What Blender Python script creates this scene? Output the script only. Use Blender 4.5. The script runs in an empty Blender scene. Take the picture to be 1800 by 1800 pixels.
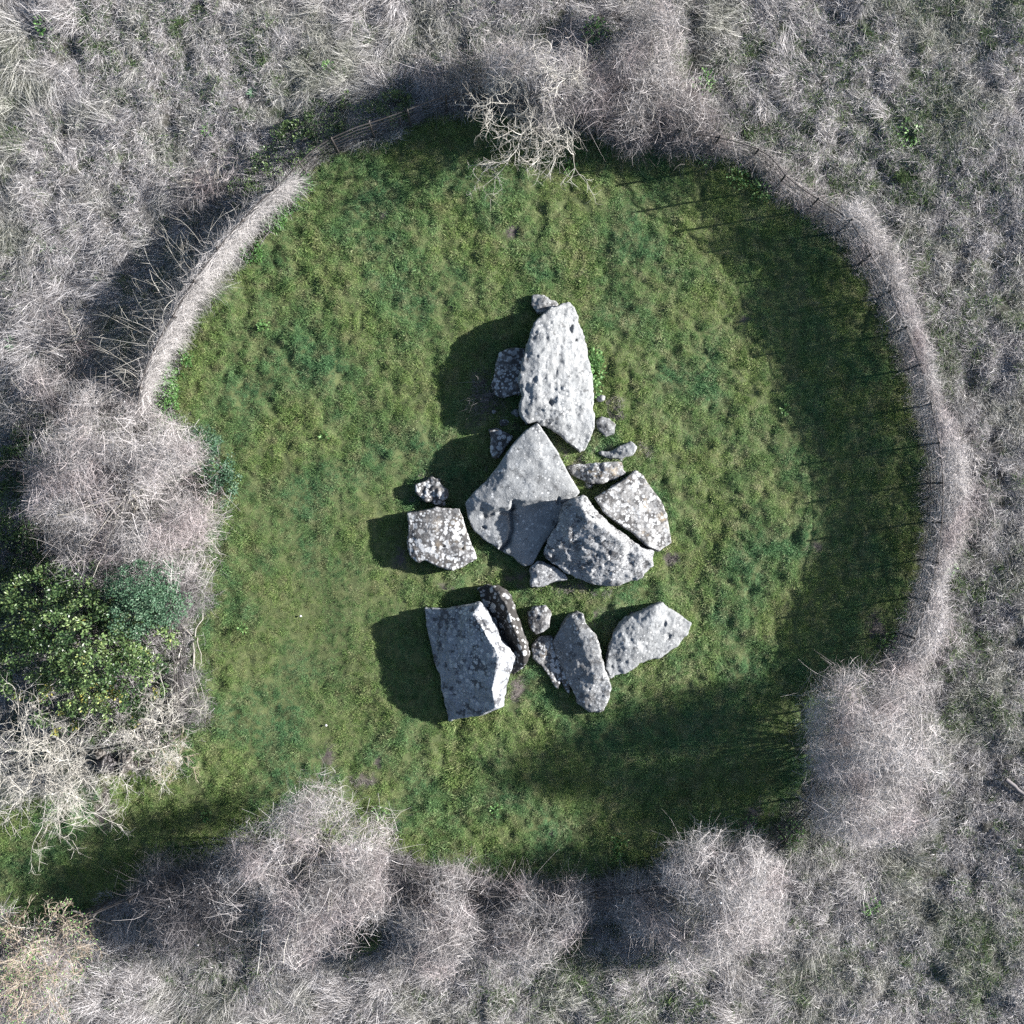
import bpy, bmesh, math, random
import numpy as np
from mathutils import Vector
from mathutils.geometry import delaunay_2d_cdt

# ------------------------------------------------------------------ camera, sky, sun, exposure
S = bpy.context.scene
COL = S.collection
CAM_H = 30.0
PXM = 75.0                       # photograph pixels per metre on the ground
cam_d = bpy.data.cameras.new('camera'); cam = bpy.data.objects.new('camera', cam_d); COL.objects.link(cam)
cam.location = (0, 0, CAM_H); cam.rotation_euler = (0, 0, 0)
cam_d.sensor_fit = 'HORIZONTAL'; cam_d.sensor_width = 24.0; cam_d.lens = CAM_H
cam_d.clip_start = 0.5; cam_d.clip_end = 3000
S.camera = cam

SUN_EL = math.radians(21.5)
SUN_AZ = math.atan2(0.16, 1.0)   # from +x towards +y
world = bpy.data.worlds.new('World'); S.world = world; world.use_nodes = True
wn = world.node_tree; bgn = wn.nodes['Background']
sky = wn.nodes.new('ShaderNodeTexSky'); sky.sky_type = 'NISHITA'; sky.sun_disc = False
sky.sun_elevation = SUN_EL; sky.sun_rotation = math.pi / 2 - SUN_AZ
wn.links.new(sky.outputs[0], bgn.inputs[0]); bgn.inputs[1].default_value = 0.05
sun_d = bpy.data.lights.new('sun', 'SUN'); sun = bpy.data.objects.new('sun', sun_d); COL.objects.link(sun)
sun_d.energy = 5.0; sun_d.angle = math.radians(0.5); sun_d.color = (1.0, 0.965, 0.93)
sv = Vector((math.cos(SUN_EL) * math.cos(SUN_AZ), math.cos(SUN_EL) * math.sin(SUN_AZ), math.sin(SUN_EL)))
sun.rotation_euler = sv.to_track_quat('Z', 'Y').to_euler(); sun.location = (20, 5, 20)
S.view_settings.view_transform = 'Standard'; S.view_settings.look = 'None'
S.view_settings.exposure = 2.3; S.view_settings.gamma = 1; S.view_settings.use_curve_mapping = False
S.render.engine = 'CYCLES'
S.cycles.max_bounces = 5; S.cycles.diffuse_bounces = 3; S.cycles.glossy_bounces = 1; S.cycles.transmission_bounces = 2
S.cycles.use_denoising = False

rng = np.random.default_rng(7)

# ------------------------------------------------------------------ helpers
def P(px, py, z=0.0):
    k = (CAM_H - z) / CAM_H / PXM
    return ((px - 900) * k, (900 - py) * k, z)

def hsh(ix, iy, iz, seed):
    h = (ix.astype(np.int64) * 374761393 + iy.astype(np.int64) * 668265263 + iz.astype(np.int64) * 2147483647 + seed * 974711) & 0xffffffff
    h = ((h ^ (h >> 13)) * 1274126177) & 0xffffffff
    h = ((h ^ (h >> 16)) * 2246822519) & 0xffffffff
    return ((h ^ (h >> 15)) & 0xffffff) / float(0xffffff)

def vn3(p, seed=0):
    i = np.floor(p).astype(np.int64); f = p - i; f = f * f * (3 - 2 * f)
    r = 0
    for a in (0, 1):
        wx = f[:, 0] if a else 1 - f[:, 0]
        for b in (0, 1):
            wy = f[:, 1] if b else 1 - f[:, 1]
            for c in (0, 1):
                wz = f[:, 2] if c else 1 - f[:, 2]
                r = r + wx * wy * wz * hsh(i[:, 0] + a, i[:, 1] + b, i[:, 2] + c, seed)
    return r

def fbm3(p, oct=4, seed=0, gain=0.5):
    r = 0; a = 1.0; t = 0
    for o in range(oct):
        r = r + a * (vn3(p * 2.0 ** o + 17.3 * o, seed + o) - .5); t += a; a *= gain
    return r / t * 2

def fbm2(x, y, sc, oct=3, seed=0, gain=.5):
    x = np.asarray(x, float); y = np.asarray(y, float)
    return fbm3(np.stack([x * sc, y * sc, np.zeros_like(x) + .37], 1), oct, seed, gain)

def norm(v):
    return v / np.maximum(np.linalg.norm(v, axis=-1, keepdims=True), 1e-9)

def tag(o, label=None, cat=None, group=None, kind=None):
    if label: o['label'] = label
    if cat: o['category'] = cat
    if group: o['group'] = group
    if kind: o['kind'] = kind
    return o

def empty(name, loc, label=None, cat=None, group=None):
    o = bpy.data.objects.new(name, None); o.location = loc; o.empty_display_size = .2
    COL.objects.link(o)
    return tag(o, label, cat, group)

class Acc:
    """collects strips, tubes and leaves, then links them as ONE mesh object"""
    def __init__(s): s.v = []; s.f = []; s.t = []; s.n = 0
    def add(s, v, f, t):
        s.v.append(v.reshape(-1, 3)); s.f.append(f + s.n); s.t.append(t.reshape(-1)); s.n += len(s.v[-1])
    def ribbon(s, p, w, tone, up=None, taper=.2):
        n, k, _ = p.shape
        t = norm(np.gradient(p, axis=1))
        r = rng.normal(size=(n, 1, 3)) if up is None else np.array([0, 0, 1.]) + up * rng.normal(size=(n, 1, 3))
        sd = norm(np.cross(t, r))
        ww = (np.broadcast_to(np.asarray(w), (n,))[:, None] * np.linspace(1, taper, k)[None])[..., None] * .5
        v = np.stack([p - sd * ww, p + sd * ww], 2)
        i = (np.arange(n)[:, None] * k + np.arange(k - 1)[None]).reshape(-1) * 2
        s.add(v, np.stack([i, i + 1, i + 3, i + 2], 1), np.repeat(np.broadcast_to(tone, (n,)), 2 * k))
    def tube(s, p, r0, tone, sides=3, taper=.4):
        n, k, _ = p.shape
        t = norm(np.gradient(p, axis=1))
        a = norm(np.cross(t, rng.normal(size=(n, 1, 3)))); b = np.cross(t, a)
        ww = (np.broadcast_to(np.asarray(r0), (n,))[:, None] * np.linspace(1, taper, k)[None])[..., None]
        v = np.stack([p + ww * (math.cos(q) * a + math.sin(q) * b) for q in np.arange(sides) * 2 * math.pi / sides], 2)
        i = (np.arange(n)[:, None] * k + np.arange(k - 1)[None]).reshape(-1) * sides
        fs = [np.stack([i + j, i + (j + 1) % sides, i + sides + (j + 1) % sides, i + sides + j], 1) for j in range(sides)]
        s.add(v, np.concatenate(fs), np.repeat(np.broadcast_to(tone, (n,)), sides * k))
    def leaves(s, c, d, up, ln, wd, tone, fold=.25):
        n = len(c); sd = norm(np.cross(d, up)); u = norm(np.cross(sd, d))
        ln = np.broadcast_to(ln, (n,))[:, None]; wd = np.broadcast_to(wd, (n,))[:, None]
        m = c + d * ln * .5 + u * wd * fold
        v = np.stack([c, m - sd * wd * .5, c + d * ln, m + sd * wd * .5], 1)
        i = np.arange(n) * 4
        s.add(v, np.stack([i, i + 1, i + 2, i + 3], 1), np.repeat(np.broadcast_to(tone, (n,)), 4))
    def blobs(s, c, r, tone):
        o = np.array([[1, 0, 0], [-1, 0, 0], [0, 1, 0], [0, -1, 0], [0, 0, 1], [0, 0, -1.]])
        f = np.array([[0, 2, 4], [2, 1, 4], [1, 3, 4], [3, 0, 4], [2, 0, 5], [1, 2, 5], [3, 1, 5], [0, 3, 5]])
        n = len(c)
        v = c[:, None] + (o[None] * rng.uniform(.7, 1.3, (n, 6, 1))) * np.broadcast_to(r, (n,))[:, None, None]
        ff = (np.arange(n)[:, None, None] * 6 + f[None]).reshape(-1, 3)
        s.add(v, np.concatenate([ff, ff[:, 2:]], 1), np.repeat(np.broadcast_to(tone, (n,)), 6))
    def mesh(s, name, mat, smooth=False):
        v = np.concatenate(s.v).astype(np.float32); f = np.concatenate(s.f); t = np.concatenate(s.t).astype(np.float32)
        tri = f[:, 2] == f[:, 3]
        me = bpy.data.meshes.new(name)
        me.vertices.add(len(v)); me.vertices.foreach_set('co', v.ravel())
        cnt = np.where(tri, 3, 4); st = np.concatenate([[0], np.cumsum(cnt)[:-1]])
        keep = np.ones((len(f), 4), bool); keep[tri, 3] = False
        li = f[keep]
        me.loops.add(len(li)); me.loops.foreach_set('vertex_index', li.astype(np.int32))
        me.polygons.add(len(f)); me.polygons.foreach_set('loop_start', st.astype(np.int32))
        if smooth: me.polygons.foreach_set('use_smooth', np.ones(len(f), bool))
        a = me.attributes.new('tone', 'FLOAT', 'POINT'); a.data.foreach_set('value', t)
        me.update(calc_edges=True); me.validate()
        me.materials.append(mat)
        return me
    def build(s, name, mat, parent=None, link=True, smooth=False):
        o = bpy.data.objects.new(name, s.mesh(name, mat, smooth))
        if link: COL.objects.link(o)
        if parent:
            o.parent = parent
            o.matrix_parent_inverse.identity()
            off = np.array(parent.location, dtype=np.float32)
            co = np.empty(len(o.data.vertices) * 3, np.float32); o.data.vertices.foreach_get('co', co)
            co = (co.reshape(-1, 3) - off).ravel(); o.data.vertices.foreach_set('co', co); o.data.update()
        return o

def walk(st, d, L, k, curl, grav=0., floor=None):
    n = len(st); p = [st]; d = norm(d); bend = rng.normal(size=(n, 3)) * curl
    step = (np.broadcast_to(L, (n,)) / (k - 1))[:, None]
    for j in range(k - 1):
        d = norm(d + bend + rng.normal(size=(n, 3)) * curl * .6 + np.array([0, 0, -1.]) * grav)
        q = p[-1] + d * step
        if floor is not None: q[:, 2] = np.maximum(q[:, 2], floor)
        p.append(q)
    return np.stack(p, 1)

def rdir(n, zs=1.):
    d = rng.normal(size=(n, 3)); d[:, 2] *= zs
    return norm(d)

# ------------------------------------------------------------------ materials
def newmat(name):
    m = bpy.data.materials.new(name); m.use_nodes = True
    nt = m.node_tree; b = nt.nodes['Principled BSDF']
    b.inputs['Roughness'].default_value = .85; b.inputs['Specular IOR Level'].default_value = .25
    return m, nt, b

def N(nt, typ, **kw):
    n = nt.nodes.new(typ)
    for k, v in kw.items():
        if k in n.inputs: n.inputs[k].default_value = v
        else: setattr(n, k, v)
    return n

def ramp(nt, src, stops, interp='LINEAR'):
    r = nt.nodes.new('ShaderNodeValToRGB'); r.color_ramp.interpolation = interp
    e = r.color_ramp.elements
    while len(e) < len(stops): e.new(.5)
    for i, (p, c) in enumerate(stops):
        e[i].position = p; e[i].color = (c, c, c, 1) if isinstance(c, (int, float)) else (*c, 1)
    nt.links.new(src, r.inputs[0]); return r.outputs[0]

def mixc(nt, fac, a, b):
    m = nt.nodes.new('ShaderNodeMix'); m.data_type = 'RGBA'
    for s, x in ((0, fac), (6, a), (7, b)):
        if hasattr(x, 'links'): nt.links.new(x, m.inputs[s])
        else: m.inputs[s].default_value = x if s == 0 else (*x, 1)
    return m.outputs[2]

def noise(nt, scale, detail=3, rough=.5, off=(0, 0, 0)):
    g = N(nt, 'ShaderNodeNewGeometry'); mp = N(nt, 'ShaderNodeMapping'); mp.inputs['Location'].default_value = off
    nt.links.new(g.outputs['Position'], mp.inputs['Vector'])
    n = N(nt, 'ShaderNodeTexNoise', Scale=scale, Detail=detail, Roughness=rough)
    nt.links.new(mp.outputs[0], n.inputs['Vector'])
    return n.outputs[0]

def tone(nt):
    a = N(nt, 'ShaderNodeAttribute'); a.attribute_name = 'tone'; return a.outputs['Fac']

def strand_mat(name, stops, patch=None, pscale=.6, pthr=(.5, .65), pamt=1., rough=.8, third=None):
    """colour by a per-strand tone; patch mixes in a second set of colours where a large noise is high"""
    m, nt, b = newmat(name); t = tone(nt)
    c = ramp(nt, t, stops)
    if patch:
        c2 = ramp(nt, t, patch)
        f = ramp(nt, noise(nt, pscale, 4, .6), [(pthr[0], 0.), (pthr[1], pamt)])
        c = mixc(nt, f, c, c2)
    if third:
        f = ramp(nt, noise(nt, 3.2, 5, .7, (5, 2, 8)), [(third[1], 0.), (third[2], third[3])])
        c = mixc(nt, f, c, ramp(nt, t, third[0]))
    nt.links.new(c, b.inputs['Base Color']); b.inputs['Roughness'].default_value = rough
    return m

def leafy(m, amt=.25):
    """lets some light through thin leaves and blades"""
    nt = m.node_tree; b = nt.nodes['Principled BSDF']; out = nt.nodes['Material Output']
    tr = nt.nodes.new('ShaderNodeBsdfTranslucent'); mx = nt.nodes.new('ShaderNodeMixShader'); mx.inputs[0].default_value = amt
    src = b.inputs['Base Color'].links[0].from_socket
    nt.links.new(src, tr.inputs[0]); nt.links.new(b.outputs[0], mx.inputs[1]); nt.links.new(tr.outputs[0], mx.inputs[2])
    nt.links.new(mx.outputs[0], out.inputs[0]); return m

M_LAWN = leafy(strand_mat('lawn_blades', [(0, (.036, .075, .022)), (.4, (.145, .22, .065)), (.7, (.265, .315, .125)), (1, (.48, .45, .31))],
                    [(0, (.03, .08, .04)), (.5, (.10, .205, .085)), (.9, (.18, .275, .14)), (1, (.36, .38, .26))], .5, (.42, .62),
                    third=([(0, (.075, .08, .036)), (.5, (.26, .25, .135)), (1, (.52, .47, .34))], .47, .66, .7)), .3)
M_STRAW = strand_mat('dead_straw', [(0, (.035, .03, .028)), (.4, (.16, .15, .147)), (.75, (.36, .348, .35)), (1, (.50, .485, .488))],
                     [(0, (.03, .034, .02)), (.5, (.135, .137, .115)), (1, (.40, .40, .37))], .35, (.48, .62),
                     third=([(0, (.035, .025, .02)), (.5, (.15, .125, .11)), (1, (.38, .345, .325))], .60, .70, .6))
M_BROWN = strand_mat('withered_straw', [(0, (.04, .034, .03)), (.5, (.12, .108, .10)), (1, (.26, .24, .225))])
M_WILD = leafy(strand_mat('wild_green', [(0, (.02, .042, .016)), (.6, (.06, .105, .034)), (1, (.13, .17, .07))]), .2)
M_TWIG = strand_mat('pale_twigs', [(0, (.03, .026, .025)), (.35, (.125, .117, .115)), (1, (.39, .375, .375))],
                    [(0, (.05, .036, .036)), (.4, (.14, .12, .12)), (1, (.33, .30, .305))], .8, (.48, .6))
M_HEDGE = strand_mat('dry_climber', [(0, (.06, .055, .054)), (.4, (.20, .192, .19)), (1, (.42, .405, .40))])
M_BARK = strand_mat('pale_bark', [(0, (.085, .074, .066)), (.5, (.22, .208, .185)), (1, (.38, .37, .34))])
M_ORANGE = strand_mat('orange_bark', [(0, (.10, .07, .05)), (.6, (.23, .185, .14)), (1, (.36, .32, .27))])
M_DARKTWIG = strand_mat('dark_twigs', [(0, (.02, .018, .018)), (.6, (.09, .083, .086)), (1, (.21, .20, .205))])
M_HOLLY = leafy(strand_mat('evergreen_leaves', [(0, (.014, .032, .013)), (.45, (.05, .085, .03)), (.85, (.13, .175, .07)), (1, (.26, .235, .06))], rough=.36), .1)
M_IVY = leafy(strand_mat('ivy_leaves', [(0, (.015, .035, .02)), (.6, (.04, .085, .048)), (1, (.10, .15, .095))], rough=.5), .1)
M_WEED = leafy(strand_mat('weed_leaves', [(0, (.03, .08, .02)), (.6, (.075, .16, .045)), (1, (.15, .25, .09))], rough=.5), .2)
M_SEED = strand_mat('seed_fluff', [(0, (.24, .235, .235)), (1, (.42, .415, .42))])
M_IRON = strand_mat('rusty_iron', [(0, (.018, .016, .016)), (1, (.045, .04, .038))], [(0, (.03, .028, .028)), (1, (.07, .066, .065))], 3., (.5, .62), .8)
M_WOOD = strand_mat('weathered_wood', [(0, (.07, .062, .056)), (1, (.19, .18, .17))], [(0, (.035, .03, .027)), (1, (.09, .08, .07))], 6., (.45, .6))

def ground_mat():
    m, nt, b = newmat('ground_soil')
    a = N(nt, 'ShaderNodeAttribute'); a.attribute_name = 'lawn'
    so = N(nt, 'ShaderNodeAttribute'); so.attribute_name = 'soil'
    inn = ramp(nt, noise(nt, 5, 5, .65), [(.3, (.03, .042, .015)), (.7, (.075, .09, .034))])
    out = ramp(nt, noise(nt, 7, 6, .7), [(.3, (.015, .016, .012)), (.55, (.04, .038, .032)), (.8, (.10, .097, .09))])
    grn = ramp(nt, noise(nt, .5, 4, .6, (4, 9, 0)), [(.48, 0.), (.62, .6)])
    out = mixc(nt, grn, out, (.03, .05, .018))
    c = mixc(nt, a.outputs['Fac'], out, inn)
    c = mixc(nt, so.outputs['Fac'], c, ramp(nt, noise(nt, 25, 4, .6), [(.3, (.03, .025, .022)), (.7, (.085, .073, .068))]))
    nt.links.new(c, b.inputs['Base Color'])
    bp = N(nt, 'ShaderNodeBump', Strength=.5, Distance=.02)
    nt.links.new(noise(nt, 40, 4, .7), bp.inputs['Height']); nt.links.new(bp.outputs[0], b.inputs['Normal'])
    return m

def stone_mat(name, base, dark, dcov, spots, sscale=11., fine=.5, warm=.0):
    """weathered sandstone: grey ground colour, dark lichen crust by noise, round white lichen rosettes by cells"""
    m, nt, b = newmat(name)
    lo = tuple(x * .62 for x in base); hi = tuple(min(1, x * 1.25) for x in base)
    c = ramp(nt, noise(nt, 2.2, 8, .68), [(.3, lo), (.7, hi)])
    f = ramp(nt, noise(nt, 26, 5, .7, (3, 1, 0)), [(.36, fine), (.52, 0.)])
    c = mixc(nt, f, c, dark)
    f = ramp(nt, noise(nt, 75, 3, .7, (2, 6, 0)), [(.35, fine * .8), (.47, 0.)])
    c = mixc(nt, f, c, dark)
    f = ramp(nt, noise(nt, 3.6, 9, .72, (9, 2, 5)), [(.62 - dcov * .3, 0.), (.67 - dcov * .3, .92)])
    c = mixc(nt, f, c, dark)
    if warm: c = mixc(nt, ramp(nt, noise(nt, 2.5, 4, .6, (1, 7, 3)), [(.58, 0.), (.7, warm)]), c, (.25, .19, .11))
    g = N(nt, 'ShaderNodeNewGeometry')
    w = N(nt, 'ShaderNodeTexNoise', Scale=30., Detail=2.)
    nt.links.new(g.outputs['Position'], w.inputs['Vector'])
    ad = N(nt, 'ShaderNodeVectorMath', operation='MULTIPLY_ADD'); ad.inputs[1].default_value = (.03,) * 3
    nt.links.new(w.outputs['Color'], ad.inputs[0]); nt.links.new(g.outputs['Position'], ad.inputs[2])
    for k, (sc, rad, cov) in enumerate(((sscale, .42, spots), (sscale * 2.1, .42, spots * .85))):
        v = N(nt, 'ShaderNodeTexVoronoi', Scale=sc); nt.links.new(ad.outputs[0], v.inputs['Vector'])
        disc = ramp(nt, v.outputs['Distance'], [(rad - .05, 1.), (rad + .03, 0.)])
        sp = N(nt, 'ShaderNodeSeparateColor'); nt.links.new(v.outputs['Color'], sp.inputs[0])
        pick = ramp(nt, sp.outputs[0], [(1 - cov - .02, 0.), (1 - cov + .02, 1.)])
        big = ramp(nt, noise(nt, 1.6, 3, .5, (k * 5, 3, 1)), [(.38, .15), (.55, 1.)])
        mu = N(nt, 'ShaderNodeMath', operation='MULTIPLY'); nt.links.new(disc, mu.inputs[0]); nt.links.new(pick, mu.inputs[1])
        m2 = N(nt, 'ShaderNodeMath', operation='MULTIPLY'); nt.links.new(mu.outputs[0], m2.inputs[0]); nt.links.new(big, m2.inputs[1])
        c = mixc(nt, m2.outputs[0], c, ramp(nt, noise(nt, 60, 3), [(.35, (.23, .236, .24)), (.65, (.37, .376, .378))]))
    nt.links.new(c, b.inputs['Base Color']); b.inputs['Roughness'].default_value = .9
    bp = N(nt, 'ShaderNodeBump', Strength=.8, Distance=.02)
    nt.links.new(noise(nt, 22, 6, .7), bp.inputs['Height']); nt.links.new(bp.outputs[0], b.inputs['Normal'])
    return m

DK = (.045, .044, .044)
ST_PALE = stone_mat('pale_sandstone', (.165, .172, .176), (.05, .052, .054), .14, .12, 14., .4)
ST_GREY = stone_mat('grey_sandstone', (.155, .16, .163), (.06, .06, .06), .3, .25, 13., .7)
ST_SPOT = stone_mat('lichen_spotted_stone', (.13, .128, .127), DK, .62, .95, 7., .7, .2)
ST_MOTT = stone_mat('mottled_stone', (.20, .206, .212), (.04, .04, .042), .32, .3, 16., .95)
ST_BLOT = stone_mat('blotched_stone', (.19, .203, .22), (.042, .043, .047), .34, .5, 8., .5)
ST_BLACK = stone_mat('black_lichen_stone', (.05, .048, .046), (.018, .017, .016), .6, .55, 5.5, .5)
ST_WARM = stone_mat('ochre_stained_stone', (.185, .184, .182), DK, .42, .8, 8., .6, .5)

# ------------------------------------------------------------------ enclosure outline and terrain
LAWN_PX = [(520, 335), (572, 284), (636, 254), (700, 232), (769, 207), (839, 197), (960, 220), (1080, 248), (1200, 266), (1318, 292), (1368, 342),
           (1425, 383), (1478, 424), (1543, 548), (1598, 692), (1622, 820), (1622, 920), (1606, 1020), (1576, 1108), (1530, 1200), (1476, 1290),
           (1418, 1376), (1378, 1428), (1328, 1470), (1200, 1520), (1050, 1546), (900, 1548), (760, 1522), (690, 1492), (560, 1484), (400, 1496),
           (250, 1550), (120, 1606), (-60, 1690), (-400, 1830), (-400, 1560), (-60, 1440), (60, 1404), (170, 1372), (280, 1312), (338, 1230),
           (336, 1120), (345, 1040), (360, 930), (345, 830), (302, 722), (306, 632), (346, 560), (397, 488), (457, 410)]
LAWN = np.array([P(*q)[:2] for q in LAWN_PX])

def sdf(x, y, poly):
    """signed distance, positive inside"""
    x = np.asarray(x, float); y = np.asarray(y, float)
    d = np.full(x.shape, 1e9); ins = np.zeros(x.shape, bool)
    for i in range(len(poly)):
        a = poly[i]; b = poly[(i + 1) % len(poly)]
        e = b - a; t = np.clip(((x - a[0]) * e[0] + (y - a[1]) * e[1]) / (e @ e), 0, 1)
        d = np.minimum(d, np.hypot(x - a[0] - t * e[0], y - a[1] - t * e[1]))
        c = (a[1] > y) != (b[1] > y)
        with np.errstate(divide='ignore', invalid='ignore'):
            xi = (b[0] - a[0]) * (y - a[1]) / (b[1] - a[1] if b[1] != a[1] else 1e-9) + a[0]
        ins ^= c & (x < xi)
    return np.where(ins, d, -d)

SOIL_PX = [(578, 1330, 13, 34), (662, 1338, 12, 14), (900, 405, 12, 16), (1435, 962, 15, 13), (1082, 735, 26, 30), (1140, 790, 30, 16), (905, 1215, 20, 34),
           (975, 800, 26, 36), (980, 1030, 60, 10), (1320, 1440, 26, 36), (1535, 1110, 24, 44), (190, 1420, 22, 44), (858, 705, 46, 64), (895, 765, 34, 30), (1040, 838, 60, 14), (1045, 870, 26, 14), (1060, 790, 40, 20), (930, 1015, 60, 16), (1040, 1100, 30, 30), (960, 1120, 40, 30), (905, 1150, 20, 50), (700, 980, 20, 26), (760, 860, 36, 34),
           (1180, 980, 20, 16), (240, 1340, 60, 26), (975, 1465, 16, 8), (676, 380, 10, 8), (1310, 560, 14, 10), (790, 1035, 22, 8), (640, 1370, 26, 12)]
def soil(x, y):
    r = np.zeros(np.shape(x))
    n = fbm2(x, y, 3.6, 4, 91, .65) * 1.3
    for px, py, a, b in SOIL_PX:
        c = P(px, py)
        q = .95 - np.hypot((x - c[0]) * PXM / a, (y - c[1]) * PXM / b) + n
        r = np.maximum(r, np.clip(q * 1.6, 0, 1))
    return r

def terrain(x, y):
    s = sdf(x, y, LAWN)
    ins = np.clip(s * 1.5 + .5, 0, 1)
    worn = np.exp(-((x + 4.6) ** 2 / 8 + (y + 2.6) ** 2 / 14))           # trodden, smoother lawn by the entrance
    b = (fbm2(x, y, 3.2, 2, 5) * .075 + np.minimum(fbm2(x, y, 6.5, 2, 7) + .15, 0) * .07) * (1 - .75 * worn) + fbm2(x, y, .45, 2, 9) * .10
    o = fbm2(x, y, 2.6, 4, 15, .6) * .17 + fbm2(x, y, .4, 2, 19) * .22
    far = np.clip((np.hypot(x, y) - 20) / 20, 0, 1)
    return (b * ins + o * (1 - ins)) * (1 - far)

def build_ground():
    g = np.concatenate([[-900, -300, -120, -60, -35, -24, -18], np.arange(-14.5, 14.51, .082), [18, 24, 35, 60, 120, 300, 900]])
    X, Y = np.meshgrid(g, g); x = X.ravel(); y = Y.ravel(); n = len(g)
    z = terrain(x, y); s = sdf(x, y, LAWN)
    lw = np.clip(s * 3 + .5 + fbm2(x, y, 2.5, 3, 33) * .8, 0, 1)
    i = (np.arange(n - 1)[:, None] * n + np.arange(n - 1)[None]).ravel()
    A = Acc(); A.add(np.stack([x, y, z], 1), np.stack([i, i + 1, i + n + 1, i + n], 1), lw)
    o = A.build('ground', ground_mat(), smooth=True)
    for nm, val in (('lawn', lw), ('soil', soil(x, y))):
        a = o.data.attributes.new(nm, 'FLOAT', 'POINT'); a.data.foreach_set('value', val.astype(np.float32))
    tag(o, 'ground of the round lawn and the rough field about it', 'ground', kind='structure')
build_ground()

# ------------------------------------------------------------------ stones
def z1(x, y, z=None): return (700 + x * 550 / 1800, 480 + y * 550 / 1800) + (() if z is None else (z,))
def z2(x, y, z=None): return (640 + x / 3, 840 + y / 3) + (() if z is None else (z,))

FEET = []
def stone(name, label, outline, inner, mat, frame, flare=1.0, vox=.026, a1=.05, a2=.022, a3=.0, pits=(), grooves=(), seed=1, smooth=2, ro=1.):
    pts = [P(*frame(x, y), z) for x, y, z in outline] + [P(*frame(x, y), z) for x, y, z in inner]
    n = len(outline)
    pts = np.array(pts)
    cen = pts[:n].mean(0)
    org = Vector((cen[0], cen[1], 0))
    vs, es, fs, ov, oe, of = delaunay_2d_cdt([Vector(p[:2]) for p in pts], [(i, (i + 1) % n) for i in range(n)], [], 1, 1e-5)
    src = {j: ov[j][0] for j in range(len(vs)) if len(ov[j])}
    bm = bmesh.new(); T = {}; B = {}
    for j in range(len(vs)):
        z = pts[src[j]][2] if j in src else float(np.mean(pts[:n, 2]))
        T[j] = bm.verts.new((vs[j][0] - org.x, vs[j][1] - org.y, z))
    for f in fs: bm.faces.new([T[j] for j in f])
    bm.edges.ensure_lookup_table()
    bd = [e for e in bm.edges if len(e.link_faces) == 1]
    low = {}
    for e in bd:
        for v in e.verts:
            if v not in low: low[v] = bm.verts.new((v.co.x * flare, v.co.y * flare, -.22))
    for e in bd: bm.faces.new((e.verts[0], e.verts[1], low[e.verts[1]], low[e.verts[0]]))
    bmesh.ops.holes_fill(bm, edges=[e for e in bm.edges if len(e.link_faces) == 1], sides=0)
    bmesh.ops.recalc_face_normals(bm, faces=bm.faces[:])
    me = bpy.data.meshes.new(name); bm.to_mesh(me); bm.free()
    o = bpy.data.objects.new(name, me); COL.objects.link(o)
    r = o.modifiers.new('r', 'REMESH'); r.mode = 'VOXEL'; r.voxel_size = vox
    s = o.modifiers.new('s', 'SMOOTH'); s.factor = .5; s.iterations = smooth
    dg = bpy.context.evaluated_depsgraph_get()
    new = bpy.data.meshes.new_from_object(o.evaluated_get(dg))
    o.modifiers.clear(); o.data = new; bpy.data.meshes.remove(me); new.name = name
    k = len(new.vertices)
    co = np.empty(k * 3, np.float32); new.vertices.foreach_get('co', co); co = co.reshape(-1, 3).astype(float)
    no = np.empty(k * 3, np.float32); new.vertices.foreach_get('normal', no); no = no.reshape(-1, 3)
    w = co + np.array(org)
    ch = fbm3(w * 1.7, 3, seed); md = fbm3(w * 6.5, 4, seed + 20); rg = -np.abs(fbm3(w * 4., 3, seed + 40))
    d = ch * a1 + md * a2 + (rg + .25) * a2 * 1.2 + ro * (fbm3(w * 19, 3, seed + 60, .7) * .013 + np.tanh(7 * fbm3(w * 2.6, 3, seed + 90)) * .014 + np.tanh(9 * fbm3(w * 5.5, 3, seed + 95)) * .008)
    if a3: d -= a3 * np.clip(fbm3(w * 9., 2, seed + 80) - .25, 0, 1) * 2          # weathering hollows
    co = co + no * d[:, None]
    w = co + np.array(org)
    wx = fbm3(w * 7, 2, 301) * .05; wy = fbm3(w * 7, 2, 302) * .05
    for gx, gy, rad, dep in pits:
        c = P(*frame(gx, gy), float(np.mean(pts[:, 2])))
        q = np.hypot((w[:, 0] - c[0] + wx) * (1 + .4 * math.sin(gx)), (w[:, 1] - c[1] + wy) * (1 + .3 * math.cos(gx))) / (rad * 1.25)
        up = no[:, 2] > .1
        co[:, 2] -= np.where(up, dep * np.clip(1 - q ** 2, 0, 1), 0)
    for line, wd, dep in grooves:
        L = np.array([P(*frame(gx, gy), gz)[:2] for gx, gy, gz in line])
        dd = np.full(k, 9.)
        for a, b in zip(L[:-1], L[1:]):
            e = b - a; t = np.clip(((w[:, :2] - a) @ e) / (e @ e), 0, 1)
            dd = np.minimum(dd, np.linalg.norm(w[:, :2] - a - t[:, None] * e, axis=1))
        dd += fbm3(w * 8, 2, 3) * .02
        co[:, 2] -= np.where(no[:, 2] > .1, dep * np.clip(1 - dd / wd, 0, 1), 0)
    new.vertices.foreach_set('co', co.astype(np.float32).ravel())
    new.polygons.foreach_set('use_smooth', np.ones(len(new.polygons), bool))
    new.materials.clear(); new.materials.append(mat); new.update()
    FEET.append(np.array([P(*frame(a, b), 0 if c < .3 else c)[:2] for a, b, c in outline]))
    o.location = org
    return tag(o, label, 'stone', 'fallen stones of the tomb')

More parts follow.
